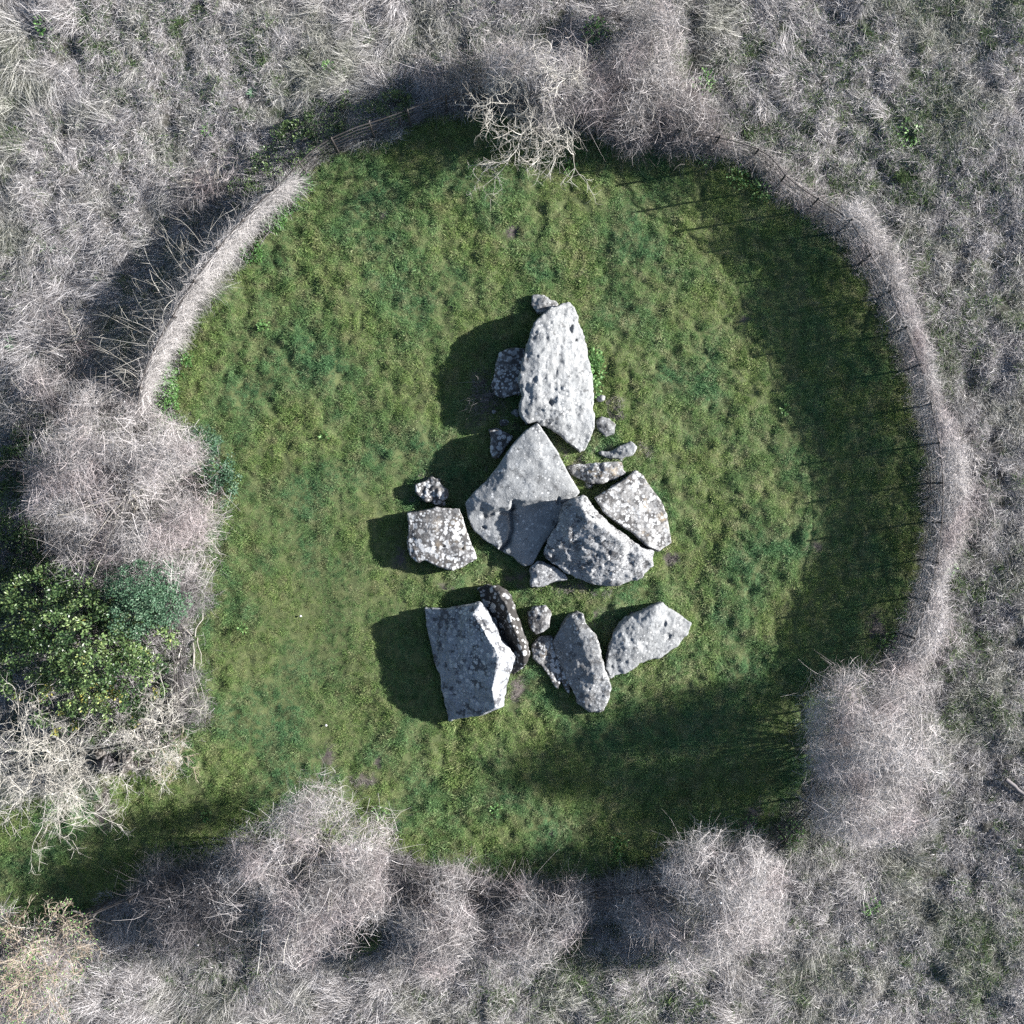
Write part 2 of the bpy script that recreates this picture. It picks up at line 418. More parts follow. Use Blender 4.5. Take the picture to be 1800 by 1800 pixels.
def build_stones():
    ol = lambda pts, z: [(x, y, z) for x, y in pts]
    stone('megalith', 'tall tapering pale grey slab pointing at the top fence, longest of the stones',
          [(835, 235, .66), (880, 200, .6), (930, 180, .55), (985, 165, .5), (1012, 205, .42), (1040, 280, .4), (1065, 360, .38), (1095, 470, .35), (1108, 560, .35), (1118, 660, .34),
           (1130, 800, .32), (1128, 880, .3), (1110, 950, .28), (1085, 1005, .25), (1045, 1032, .25), (1000, 990, .35), (930, 930, .45), (850, 880, .5), (790, 850, .6), (740, 862, .62),
           (705, 815, .66), (700, 760, .72), (722, 700, .74), (698, 640, .78), (697, 590, .8), (722, 490, .82), (745, 410, .8), (765, 350, .78), (790, 285, .74)],
          [(900, 260, .68), (850, 350, .8), (820, 500, .86), (800, 640, .84), (800, 760, .76), (950, 450, .7), (960, 650, .66), (900, 780, .66), (870, 745, .62), (1000, 900, .45), (1040, 600, .5)],
          ST_PALE, z1, a3=.03, seed=11,
          pits=[(990, 318, .045, .10), (1000, 300, .04, .08), (1005, 265, .025, .06), (962, 357, .025, .05), (1022, 385, .03, .07), (870, 745, .07, .07), (895, 580, .09, .05), (830, 600, .10, .05),
                (930, 520, .09, .03), (985, 560, .09, .03), (960, 700, .10, .04), (1030, 690, .09, .03), (880, 440, .09, .03), (780, 620, .09, .05), (900, 660, .10, .04), (1000, 460, .09, .03), (850, 400, .08, .03)])
    stone('megalith', 'wide pointed pale slab with a cracked lower half, at the middle of the stones',
          [(800, 862, .8), (850, 930, .76), (905, 1010, .72), (960, 1125, .66), (1045, 1262, .52), (1000, 1310, .46), (960, 1370, .4), (900, 1470, .34), (830, 1570, .28), (775, 1680, .2), (725, 1684, .2),
           (650, 1622, .22), (600, 1600, .25), (505, 1545, .26), (435, 1485, .3), (398, 1410, .36), (386, 1325, .46), (432, 1265, .56), (505, 1195, .62), (575, 1105, .68), (655, 990, .74), (735, 905, .78)],
          [(620, 1150, .78), (790, 1050, .82), (860, 1150, .76), (720, 1250, .74), (560, 1260, .7), (480, 1310, .62), (560, 1350, .62), (640, 1345, .64), (690, 1310, .7), (800, 1300, .66), (960, 1240, .62),
           (500, 1400, .34), (560, 1392, .36), (640, 1378, .38), (690, 1348, .42), (800, 1335, .44), (900, 1330, .44), (600, 1480, .33), (760, 1480, .34), (700, 1600, .26), (540, 1500, .33)],
          ST_PALE, z1, a1=.035, a2=.008, seed=23, ro=.4, grooves=[([(665, 1320, .5), (648, 1395, .45), (655, 1470, .4), (640, 1545, .3), (595, 1590, .25)], .08, .2), ([(490, 1395, .5), (560, 1375, .5), (640, 1372, .5), (690, 1325, .55)], .08, .12)],
          pits=[(920, 1310, .06, .12), (490, 1465, .035, .08), (660, 1330, .05, .1)])
    stone('megalith', 'big rounded mottled stone with a high ridge, in front of the flat lichen slab',
          [(1060, 1280, .92), (1100, 1302, .9), (1150, 1380, .86), (1230, 1458, .8), (1340, 1540, .68), (1468, 1600, .5), (1462, 1680, .4), (1395, 1758, .32), (1260, 1792, .3), (1150, 1800, .3), (1080, 1780, .32),
           (980, 1732, .36), (880, 1672, .42), (834, 1622, .48), (858, 1535, .62), (925, 1435, .76), (955, 1340, .86), (1000, 1300, .9)],
          [(1045, 1320, 1.1), (1085, 1400, 1.14), (1170, 1460, 1.04), (1290, 1550, .9), (1410, 1630, .66), (1000, 1430, .98), (950, 1560, .74), (1100, 1560, .86), (1200, 1640, .74), (1300, 1700, .58), (1100, 1700, .56), (960, 1650, .56)],
          ST_MOTT, z1, a1=.05, a2=.03, a3=.025, seed=37, pits=[(1035, 1420, .04, .09), (1105, 1405, .04, .08), (1080, 1580, .05, .05), (1145, 1620, .05, .05), (1045, 1660, .05, .05)])
    stone('megalith', 'flat grey lichen slab with an ochre corner, on the right edge of the stones',
          [(1130, 1292, .5), (1200, 1250, .48), (1290, 1190, .44), (1368, 1132, .4), (1412, 1162, .38), (1462, 1240, .38), (1512, 1312, .38), (1546, 1400, .38), (1562, 1480, .38), (1576, 1552, .38), (1500, 1602, .42), (1440, 1572, .5),
           (1350, 1492, .54), (1262, 1440, .56), (1182, 1372, .55)], [(1250, 1330, .52), (1380, 1300, .47), (1440, 1450, .48), (1350, 1420, .52)], ST_WARM, z1, a1=.025, a2=.010, seed=41, ro=.6)
    stone('megalith', 'square dark slab thick with white lichen, standing apart at the left of the stones',
          [(48, 1378, .42), (110, 1370, .44), (195, 1352, .46), (215, 1340, .46), (255, 1350, .46), (352, 1355, .42), (368, 1410, .4), (392, 1490, .38), (422, 1570, .36), (452, 1642, .32), (385, 1682, .32),
           (310, 1716, .32), (230, 1692, .34), (150, 1652, .38), (118, 1668, .34), (68, 1640, .34), (52, 1560, .36), (56, 1450, .4)], [(200, 1500, .48), (300, 1560, .43), (120, 1560, .44)], ST_SPOT, z1, a1=.025, a2=.012, seed=53, ro=.6,
          pits=[(365, 1580, .03, .08), (210, 1580, .025, .06), (370, 1550, .02, .05), (255, 1575, .02, .05)])
    stone('stone_block', 'dull flat slab lying in the shade left of the longest slab',
          ol([(578, 455), (650, 436), (735, 430), (730, 560), (712, 690), (605, 716), (560, 700), (532, 640), (558, 560)], .24), [(640, 560, .27)], ST_SPOT, z1, a1=.02, seed=61)
    stone('stone_block', 'small brownish stone poking out at the tip of the longest slab',
          ol([(768, 118), (830, 125), (922, 175), (890, 215), (850, 222), (800, 226), (758, 182)], .18), [(840, 170, .24)], ST_GREY, z1, a1=.02, seed=67)
    stone('stone_block', 'small half buried stone among dead grass right of the longest slab',
          ol([(1135, 850), (1150, 900), (1192, 945), (1248, 932), (1256, 872), (1222, 835), (1170, 820)], .1), [(1200, 885, .16)], ST_GREY, z1, a1=.02, seed=71)
    stone('stone_block', 'thin bright curved stone lying flat near the green plant side',
          [(1148, 1032, .1), (1232, 1024, .12), (1290, 988, .16), (1340, 966, .2), (1372, 1000, .2), (1350, 1040, .17), (1290, 1070, .14), (1200, 1066, .1)], [(1310, 1020, .22), (1230, 1045, .14)], ST_PALE, z1, a1=.015, seed=73)
    stone('stone_block', 'long low stone with a dark underside between the bright curved stone and the flat slab',
          [(968, 1112, .14), (1060, 1098, .16), (1150, 1088, .22), (1290, 1085, .3), (1306, 1150, .3), (1250, 1190, .28), (1152, 1216, .26), (1092, 1206, .22), (1000, 1160, .14)], [(1220, 1140, .36), (1100, 1150, .28)], ST_WARM, z1, a1=.025, a2=.02, seed=79)
    stone('stone_block', 'small dark stone in the shade at the left flank of the middle slab',
          ol([(520, 897), (570, 890), (640, 920), (662, 942), (620, 1000), (582, 1062), (550, 1072), (530, 1030), (535, 960)], .2), [(580, 970, .26)], ST_SPOT, z1, a1=.02, seed=83)
    stone('stone_block', 'low crumbly lichen stone in withered grass above the square dark slab',
          ol([(192, 1168), (230, 1185), (266, 1240), (286, 1280), (240, 1345), (196, 1330), (150, 1310), (102, 1262), (90, 1216), (140, 1196)], .18), [(230, 1260, .22), (150, 1250, .12)], ST_SPOT, z1, a1=.07, a2=.05, seed=89)
    stone('stone_block', 'small wedge of stone jammed under the big mottled stone',
          ol([(880, 475), (912, 440), (950, 445), (1005, 475), (1070, 515), (1080, 538), (1000, 552), (930, 576), (880, 572)], .26), [(940, 490, .36), (1000, 520, .3)], ST_MOTT, z2, a1=.03, seed=97)
    stone('megalith', 'leaning slab with a shaded bluish face and a sunlit broken edge, largest lower stone',
          [(318, 686, .26), (420, 697, .42), (505, 682, .62), (610, 664, .92), (640, 700, .86), (700, 800, .82), (722, 862, .8), (770, 900, .72), (802, 946, .66), (790, 992, .64), (765, 1030, .66), (748, 1090, .66),
           (736, 1170, .6), (734, 1206, .56), (700, 1226, .6), (600, 1256, .5), (442, 1286, .14), (425, 1180, .14), (400, 1060, .14), (362, 930, .16), (335, 800, .2)],
          [(575, 716, 1.0), (640, 822, 1.08), (692, 902, 1.1), (716, 946, 1.1), (700, 1000, 1.08), (676, 1110, 1.0), (692, 1210, .84), (500, 800, .68), (480, 950, .52), (560, 1000, .68), (580, 1150, .58), (440, 820, .48)],
          ST_BLOT, z2, a1=.025, a2=.014, seed=101, smooth=2, grooves=[([(590, 700, .9), (650, 800, .9), (705, 890, .85)], .03, .03)])
    stone('megalith', 'narrow black stone with pale lichen discs behind the leaning slab',
          [(598, 582, .3), (650, 560, .42), (722, 580, .55), (770, 630, .6), (802, 722, .62), (830, 800, .62), (862, 880, .62), (872, 940, .58), (842, 1000, .5), (790, 1036, .4), (762, 1030, .3), (742, 950, .2), (702, 850, .2), (642, 702, .2)],
          [(700, 600, .56), (745, 670, .72), (775, 760, .78), (815, 860, .76), (840, 930, .7), (650, 640, .26), (705, 760, .24), (752, 870, .24), (790, 970, .34)], ST_BLACK, z2, a1=.03, seed=107)
    stone('stone_block', 'small square boulder between the black stone and the lower slabs',
          ol([(864, 716), (900, 685), (960, 668), (988, 722), (976, 790), (940, 816), (905, 832), (880, 800)], .3), [(930, 740, .4)], ST_SPOT, z2, a1=.02, seed=109)
    stone('megalith', 'upright grey slab with a rounded top, in the middle of the lower stones',
          [(1030, 800, .3), (1062, 745, .36), (1095, 718, .42), (1130, 706, .46), (1160, 720, .48), (1172, 770, .52), (1222, 832, .54), (1242, 900, .52), (1266, 1010, .46), (1302, 1090, .4), (1292, 1160, .32),
           (1262, 1230, .24), (1192, 1232, .22), (1132, 1190, .2), (1092, 1110, .2), (1055, 1020, .2), (1012, 940, .18), (995, 860, .22)], [(1120, 800, .54), (1170, 920, .52), (1210, 1060, .44), (1100, 900, .4), (1190, 1150, .36)],
          ST_GREY, z2, a1=.03, seed=113)
    stone('stone_block', 'low dark broken stone leaning on the rounded grey slab',
          ol([(884, 882), (930, 836), (985, 835), (1030, 900), (1062, 960), (1082, 1050), (1082, 1140), (1060, 1115), (1040, 1062), (1022, 1112), (980, 1060), (940, 1000), (892, 950)], .13), [(950, 900, .2)], ST_SPOT, z2, a1=.02, seed=127)
    stone('megalith', 'pale sloping slab with a beaked corner, rightmost of the lower stones',
          [(1380, 740, .46), (1450, 712, .46), (1540, 672, .48), (1575, 655, .46), (1602, 690, .42), (1660, 722, .34), (1730, 766, .24), (1712, 820, .2), (1652, 890, .2), (1560, 950, .22), (1450, 980, .26), (1380, 1032, .26), (1300, 1052, .28), (1272, 1005, .32), (1286, 920, .42), (1320, 822, .46)],
          [(1420, 780, .54), (1540, 720, .54), (1360, 880, .5), (1480, 850, .46), (1600, 790, .4), (1440, 920, .38)], ST_PALE, z2, a1=.03, seed=131, a3=.02,
          pits=[(1580, 770, .05, .06), (1600, 830, .04, .05), (1395, 850, .06, .05), (1610, 850, .04, .04)])
build_stones()
def rubble():
    R = np.random.default_rng(5)
    for px, py, a, lab, mt in [(744, 862, 11, 'low grey fragment at the outer end of the crumbly lichen stone', ST_SPOT), (768, 846, 8, 'knobbly fragment on top side of the crumbly lichen stone', ST_GREY), (776, 884, 10, 'dark fragment between the crumbly stone and the square slab', ST_SPOT),
                               (886, 742, 10, 'dark lump of stone in the shaded earth under the longest slab', ST_SPOT), (906, 726, 8, 'shaded pebble of stone against the longest slab foot', ST_GREY), (868, 724, 7, 'small dark lump among the dead bramble stems', ST_SPOT),
                               (1072, 1184, 9, 'chip of pale stone at the foot of the pale sloping slab', ST_PALE), (1058, 700, 8, 'brown stone chip beside the green plant', ST_GREY), (1092, 806, 8, 'small chip between the two thin low stones', ST_GREY),
                               (1036, 852, 9, 'dark chip of stone in the gap under the long low stone', ST_SPOT), (892, 1188, 7, 'stone chip on bare soil beside the leaning slab', ST_GREY)]:
        n = 9; th = np.linspace(0, 2 * math.pi, n, endpoint=False); rr = a * R.uniform(.65, 1.15, n)
        stone('rubble_stone', lab, [(px + q * math.cos(t), py + q * .8 * math.sin(t), .04 + .05 * R.uniform()) for q, t in zip(rr, th)], [(px, py, .10 + .05 * R.uniform())], mt, lambda x, y, z=None: (x, y), vox=.018, a1=.02, a2=.012, seed=int(px))
rubble()

# ------------------------------------------------------------------ iron fence
FENCE_PX = [(318, 1290), (330, 1200), (322, 1100), (302, 1000), (287, 900), (268, 800), (268, 712), (288, 640), (333, 556), (388, 475), (450, 400), (520, 332), (572, 281), (636, 250), (700, 229), (769, 203), (839, 192),
            (960, 215), (1080, 243), (1200, 258), (1318, 287), (1368, 337), (1428, 378), (1480, 418), (1546, 545), (1602, 690), (1627, 820), (1627, 920), (1611, 1020), (1581, 1110), (1535, 1202), (1480, 1292), (1422, 1380),
            (1382, 1432), (1330, 1475), (1200, 1525), (1050, 1552), (900, 1554), (760, 1528), (690, 1498), (560, 1490), (400, 1502), (250, 1556), (120, 1612), (-60, 1694), (-200, 1756)]
def polyline(px, step=.15):
    q = np.array([P(*a)[:2] for a in px]); q2 = np.vstack([2 * q[0] - q[1], q, 2 * q[-1] - q[-2]])
    out = []
    for i in range(1, len(q2) - 2):
        p0, p1, p2, p3 = q2[i - 1:i + 3]
        n = max(2, int(np.linalg.norm(p2 - p1) / step))
        for t in np.linspace(0, 1, n, endpoint=False):
            out.append(.5 * ((2 * p1) + (p2 - p0) * t + (2 * p0 - 5 * p1 + 4 * p2 - p3) * t * t + (3 * p1 - p0 - 3 * p2 + p3) * t ** 3))
    out.append(q[-1]); return np.array(out)
def resample(c, step):
    s = np.concatenate([[0], np.cumsum(np.linalg.norm(np.diff(c, axis=0), axis=1))])
    t = np.arange(0, s[-1], step)
    return np.stack([np.interp(t, s, c[:, 0]), np.interp(t, s, c[:, 1])], 1)

FC = polyline(FENCE_PX)
def build_fence():
    f = empty('iron_fence', (FC[0][0], FC[0][1], 0), 'rusty iron railing fence curving round the lawn and along the path', 'fence')
    posts = resample(FC, .9); me = None
    A = Acc()
    for z, r in ((1.14, .016), (.93, .009), (.72, .009), (.51, .009), (.3, .009), (.12, .009)):
        c = resample(FC, .3); zz = z + terrain(c[:, 0], c[:, 1]) * .6 + rng.normal(size=len(c)) * .006
        A = Acc(); A.tube(np.concatenate([c, zz[:, None]], 1)[None], r, rng.uniform(.2, .9), 5, 1.)
        A.build('rail', M_IRON, f)
    for i, p in enumerate(posts):
        if me is None:
            A = Acc()
            A.tube(np.array([[[0, 0, -.3], [0, 0, .4], [0, 0, .8], [0, 0, 1.2]]], float), .024, .3, 6, 1.)
            A.tube(np.array([[[0, 0, 1.2], [0, 0, 1.215], [0, 0, 1.23]]], float), .032, .8, 6, .5)
            me = A.mesh('post', M_IRON)
        o = bpy.data.objects.new('post', me); COL.objects.link(o); o.parent = f
        o.location = (p[0] - f.location.x, p[1] - f.location.y, float(terrain(p[:1], p[1:2])[0]))
        o.rotation_euler = (random.Random(i).uniform(-.03, .03), random.Random(i + 99).uniform(-.03, .03), i)
build_fence()

# ------------------------------------------------------------------ dry climbers on the fence
def seg(c, a, b):
    """stretch of the fence curve between the points nearest to two photograph points"""
    pa = np.array(P(*a)[:2]); pb = np.array(P(*b)[:2])
    i = np.argmin(np.linalg.norm(c - pa, axis=1)); j = np.argmin(np.linalg.norm(c - pb, axis=1))
    return c[min(i, j):max(i, j) + 1]

def on_curve(c, n):
    s = np.concatenate([[0], np.cumsum(np.linalg.norm(np.diff(c, axis=0), axis=1))])
    t = rng.uniform(0, s[-1], n)
    p = np.stack([np.interp(t, s, c[:, 0]), np.interp(t, s, c[:, 1])], 1)
    e = .2
    q = np.stack([np.interp(t + e, s, c[:, 0]) - np.interp(t - e, s, c[:, 0]), np.interp(t + e, s, c[:, 1]) - np.interp(t - e, s, c[:, 1])], 1)
    q = norm(q); o = np.stack([-q[:, 1], q[:, 0]], 1)        # left of travel (clockwise in plan) is outside
    return p, q, o, t / s[-1]

def hedge(name, label, c, n, zr, off, dirs, ln, w, mat, tone_r, k=6, curl=.25, grav=.12, group='dry growth on the fence', apron=0.):
    A = Acc()
    p, t, o, u = on_curve(c, n)
    z = rng.uniform(0, 1, n) ** zr[2]; z = zr[0] + (zr[1] - zr[0]) * z
    lump = .93 + .16 * fbm2(p[:, 0], p[:, 1], 1.1, 3, 71)
    thick = 1 + .9 * fbm2(p[:, 0], p[:, 1], .8, 3, 73)
    z = z * lump
    of = off[0] + (off[1] - off[0]) * rng.uniform(0, 1, n) * thick
    of = of + apron * thick * np.clip(1.05 - z, 0, 1) * rng.uniform(0, 1, n) ** 1.3 * (rng.uniform(size=n) < .6)
    st = np.concatenate([p + o * of[:, None], z[:, None]], 1)
    st[:, 2] += terrain(st[:, 0], st[:, 1])
    a, b, up, jit = dirs
    sg = rng.choice([-1., 1.], n, p=[.35, .65])
    d = np.concatenate([t * (a * sg)[:, None] + o * b, np.full((n, 1), up)], 1) + rng.normal(size=(n, 3)) * jit
    L = rng.uniform(*ln, n)
    pts = walk(st, d, L, k, curl, grav, floor=.02)
    tn = np.clip(rng.uniform(*tone_r, n) + .25 * fbm2(st[:, 0], st[:, 1], 2.2, 3, 77), 0, 1)
    A.ribbon(pts, rng.uniform(w * .6, w * 1.3, n), tn)
    ob = A.build(name, mat)
    return tag(ob, label, 'hedge', group)

HL = seg(FC, (268, 712), (522, 330))
hedge('dry_hedge', 'bright straw coloured dry hedge on the upper left fence', HL, 15000, (.0, 1.2, .8), (-.07, .11), (1.7, -.1, -.15, .24), (.25, .75), .0058, M_HEDGE, (.1, .85))
HR = seg(FC, (1455, 398), (1540, 1195))
ob = hedge('dry_hedge', 'tall pale dead hedge along the right side of the fence', HR, 44000, (.0, 1.22, .62), (-.04, .40), (.6, .2, .3, .4), (.18, .5), .0062, M_TWIG, (.35, 1.), grav=.16, apron=1.0, k=4)
HT = seg(FC, (1170, 250), (1460, 402))
hedge('dry_hedge', 'thin brownish dry growth on the upper right railings with posts showing', HT, 4200, (.0, 1.0, .9), (-.12, .22), (.7, .1, .1, .5), (.25, .6), .0075, M_TWIG, (.1, .8), grav=.2)
HB = seg(FC, (700, 1502), (1330, 1475))
hedge('dry_hedge', 'dark tangled dry growth on the bottom fence behind the bushes', HB, 7000, (.0, 1.0, .9), (-.15, .3), (.6, .1, .2, .6), (.25, .6), .0075, M_DARKTWIG, (.3, 1.), grav=.2)

# ------------------------------------------------------------------ bushes
def blob_xyz(b):
    px, py, r, h = b
    zc = h * .5
    x, y, _ = P(px, py, zc)
    return np.array([x, y]), r / PXM * (CAM_H - zc) / CAM_H, h

def sample_blobs(blobs, n, shell=.55):
    """points through the union of dome shaped lobes, most of them near the outer skin; returns points, outward normals"""
    B = [blob_xyz(b) for b in blobs]
    w = np.array([r * r for _, r, _ in B]); pick = rng.choice(len(B), n, p=w / w.sum())
    d = rdir(n); d[:, 2] = np.abs(d[:, 2]) - .28
    d = norm(d)
    rad = np.where(rng.uniform(size=n) < shell, rng.uniform(.82, 1.02, n), rng.uniform(.2, 1., n) ** .5)
    c = np.array([q for q, _, _ in B])[pick]; R = np.array([r for _, r, _ in B])[pick]; H = np.array([h for _, _, h in B])[pick]
    lump = 1 + .34 * fbm3(d * 1.9 + pick[:, None] * 3.1, 2, 55) + .16 * fbm3(d * 5 + pick[:, None] * 7.7, 2, 56)
    rad = rad * lump
    zc = H * .42; rz = H * .58
    p = np.stack([c[:, 0] + d[:, 0] * R * rad, c[:, 1] + d[:, 1] * R * rad, zc + d[:, 2] * rz * rad], 1)
    p[:, 2] = np.maximum(p[:, 2], .05)
    return p, d, pick

def branchy(A, base, tips, r, n_pt=7, sag=.0, tone_=(.3, .8), sides=4, wob=.06):
    """main limbs from the base to each tip"""
    n = len(tips); t = np.linspace(0, 1, n_pt)[None, :, None]
    b = base + rng.normal(size=(n, 3)) * np.array([.12, .12, 0]); b[:, 2] = base[2]
    mid = (b + tips) / 2 + np.array([0, 0, 1.]) * np.linalg.norm(tips - b, axis=1, keepdims=True) * .12
    p = (1 - t) ** 2 * b[:, None] + 2 * t * (1 - t) * mid[:, None] + t ** 2 * tips[:, None]
    p[:, 1:] += np.cumsum(rng.normal(size=(n, n_pt - 1, 3)) * wob, 1) * .6
    A.tube(p, r, rng.uniform(*tone_, n), sides, .25)
    return p

def bush(name, label, blobs, n_twigs, mat=None, tone_r=(.25, 1.), ln=(.2, .62), w=.0058, limbs=22, seeds=0, group='bare shrubs round the lawn', cat='bush', curl=.3, limbmat=None, extra=None, loose=0):
    mat = mat or M_TWIG
    n = int(n_twigs * 1.3)
    blobs = [(a, b, c * .9, e) for a, b, c, e in blobs]
    B = [blob_xyz(b) for b in blobs]
    c0 = np.mean([q for q, _, _ in B], 0); z0 = float(terrain(c0[:1], c0[1:])[0])
    root = empty(name, (c0[0], c0[1], z0), label, cat, group)
    tips, d, pk = sample_blobs(blobs, limbs, 1.)
    A = Acc(); P0 = branchy(A, np.array([c0[0], c0[1], z0 - .05]), tips * 1.0, rng.uniform(.012, .028, limbs), 8)
    A.build('branches', limbmat or M_BARK, root)
    # twigs through the crown
    m = n // 34                                                   # sheaves of twigs that run together
    p0, d0, _ = sample_blobs(blobs, m, .5)
    flow = norm(np.stack([fbm3(p0 * 1.1, 2, 5), fbm3(p0 * 1.1, 2, 6), fbm3(p0 * 1.1, 2, 7)], 1))
    dd0 = norm(norm(np.cross(d0, rdir(m))) * .8 + flow * .6 + d0 * rng.uniform(-.1, .5, (m, 1)))
    tn0 = rng.normal(size=m) * .16 + .3 * fbm3(p0 * 1.6, 3, 21)
    i = rng.integers(0, m, int(n * .62))
    p1, d1, _ = sample_blobs(blobs, n - len(i), .35)
    p = np.concatenate([p0[i] + rng.normal(size=(len(i), 3)) * .13, p1])
    dd = norm(np.concatenate([dd0[i] + rng.normal(size=(len(i), 3)) * .3, rdir(len(p1)) + d1 * .4]))
    tn = np.clip(rng.uniform(*tone_r, n) + np.concatenate([tn0[i], rng.normal(size=len(p1)) * .15 - .1]), 0, 1)
    hole = fbm3(p * np.array([1.25, 1.25, .8]), 2, 29) > -.17 + .12 * rng.normal(size=n)      # gaps in the crown
    p = p[hole]; dd = dd[hole]; tn = tn[hole]; n = len(p)
    L = rng.uniform(*ln, n) * np.where(rng.uniform(size=n) < .2, 1.6, 1.)
    pts = walk(p - dd * L[:, None] * .45, dd, L, 4, curl * .9, .06, floor=.03)
    T = Acc(); T.ribbon(pts, rng.uniform(w * .6, w * 1.3, n), tn)
    if loose:                                                     # long arching stems that leave the crown
        q, e, _ = sample_blobs(blobs, loose, 1.)
        L2 = rng.uniform(.5, 1.5, loose)
        T.ribbon(walk(q - e * .35, np.cross(e, rdir(loose)) + e * .25 + rng.normal(size=(loose, 3)) * .3, L2, 8, .16, .10, floor=.03), .0075, rng.uniform(.5, 1, loose))
    o = T.build('twigs', mat, root); o['kind'] = 'stuff'
    if seeds:
        q, e, _ = sample_blobs(blobs, seeds, 1.)
        G = Acc(); keep = (fbm3(q * 1.2, 2, 31) > -.05) & (fbm3(q * np.array([1.25, 1.25, .8]), 2, 29) > .0)
        q = q[keep]; G.blobs(q - e[keep] * .02, rng.uniform(.012, .03, len(q)), rng.uniform(0, 1, len(q)))
        s = G.build('seed_heads', M_SEED, root); s['kind'] = 'stuff'
    if extra: extra(root)
    return root

bush('bare_bush', 'largest round pale bush tangled with twigs at the left of the lawn',
     [(215, 880, 150, 3.0), (300, 855, 100, 2.6), (130, 800, 80, 2.3), (175, 740, 70, 1.9), (320, 950, 72, 2.2), (185, 965, 90, 2.5), (110, 880, 70, 2.2), (255, 790, 80, 2.2)], 30000, seeds=160, loose=260, limbs=46)
bush('bare_bush', 'wide pale bush at the top of the lawn behind the drooping branches',
     [(965, 140, 70, 2.4), (905, 130, 56, 2.0), (1030, 172, 58, 1.8), (970, 178, 46, 1.6), (1005, 118, 48, 1.8)], 12000, seeds=60, loose=160, limbs=30)
bush('bare_bush', 'grey bush reaching up beyond the top fence, right of the drooping branches',
     [(1125, 125, 62, 2.0), (1158, 58, 44, 1.7), (1112, 195, 58, 1.6), (1175, 172, 50, 1.5), (1215, 205, 44, 1.2), (1140, 20, 32, 1.4)], 13000, tone_r=(.15, .95), loose=120, limbs=26)
bush('bare_bush', 'brown grey sprawling shrub at the top fence beside the railings',
     [(1245, 235, 36, .9), (1185, 228, 40, .9), (1115, 232, 36, .9)], 5000, mat=M_DARKTWIG, tone_r=(.3, 1.), limbs=12)
bush('bare_bush', 'large pale grey bush at the lower left between lawn and path',
     [(545, 1515, 125, 3.1), (625, 1480, 78, 2.8), (485, 1480, 80, 2.6), (610, 1585, 88, 2.5), (520, 1620, 70, 2.0), (440, 1545, 80, 2.2), (565, 1430, 60, 2.2), (665, 1530, 55, 2.4)], 27000, seeds=260, loose=220, limbs=44)
bush('bare_bush', 'dusky low shrub with seed tufts beside the shaded path',
     [(310, 1575, 80, 1.6), (262, 1560, 44, 1.3), (370, 1560, 66, 1.8), (350, 1630, 60, 1.2)], 9000, mat=M_DARKTWIG, tone_r=(.3, 1.), seeds=140, loose=120, limbs=24, limbmat=M_DARKTWIG)
bush('bare_bush', 'small loose bush with upright twigs next to the dark green gap on the bottom fence',
     [(770, 1600, 82, 2.0), (750, 1655, 66, 1.5), (815, 1565, 55, 1.7), (800, 1640, 60, 1.5)], 9000, tone_r=(.2, .95), loose=160, limbs=36, curl=.2)
bush('bare_bush', 'sparse shrub with long white stems in the middle of the bottom fence',
     [(935, 1625, 74, 1.5), (985, 1590, 58, 1.5), (890, 1640, 56, 1.2), (935, 1570, 40, 1.6)], 8000, tone_r=(.2, .95), seeds=110, loose=140, limbs=26)
bush('bare_bush', 'round pale bush at the lower right below the corner rails',
     [(1255, 1555, 105, 2.6), (1315, 1555, 72, 2.4), (1185, 1575, 76, 2.0), (1230, 1630, 80, 1.7), (1300, 1500, 50, 2.0), (1310, 1620, 60, 1.8), (1120, 1590, 50, 1.2)], 24000, tone_r=(.42, 1.), seeds=240, loose=60, limbs=30)
bush('bare_bush', 'tall pale bush on the right side at the foot of the dead hedge',
     [(1525, 1300, 108, 3.5), (1590, 1240, 66, 2.7), (1465, 1310, 66, 3.0), (1545, 1400, 86, 2.6), (1480, 1405, 66, 2.2), (1500, 1230, 60, 2.8), (1600, 1320, 60, 2.6)], 28000, tone_r=(.42, 1.), seeds=220, loose=60, limbs=40)
bush('bare_bush', 'grey withered low shrub at the lawn edge beside the evergreen',
     [(328, 1170, 40, .6), (338, 1245, 34, .55), (300, 1110, 34, .7), (345, 1050, 34, .8), (310, 1060, 40, 1.0)], 7000, mat=M_DARKTWIG, tone_r=(.3, 1.), limbs=10, ln=(.12, .35))
bush('bare_bush', 'dry scrub in the shade outside the upper left hedge',
     [(120, 600, 52, .45), (160, 640, 40, .4), (95, 555, 30, .35)], 650, tone_r=(.0, .6), limbs=14, loose=40)
bush('bare_bush', 'thin scrub with seed tufts in the deep shade at the left edge',
     [(70, 675, 40, .8), (40, 730, 36, .8), (100, 690, 34, .9)], 1200, tone_r=(.2, .9), limbs=14, loose=60, seeds=50)
bush('bare_bush', 'straggling scrub outside the top fence left of the wide bush',
     [(815, 150, 46, .9), (770, 130, 40, .7), (850, 110, 40, .8)], 1700, tone_r=(.1, .8), limbs=14, loose=60)
bush('bare_bush', 'dry scrub outside the fence at the bend of the upper left hedge',
     [(345, 345, 42, .6), (400, 310, 40, .6), (310, 300, 34, .5)], 900, tone_r=(.0, .6), limbs=14, loose=50)

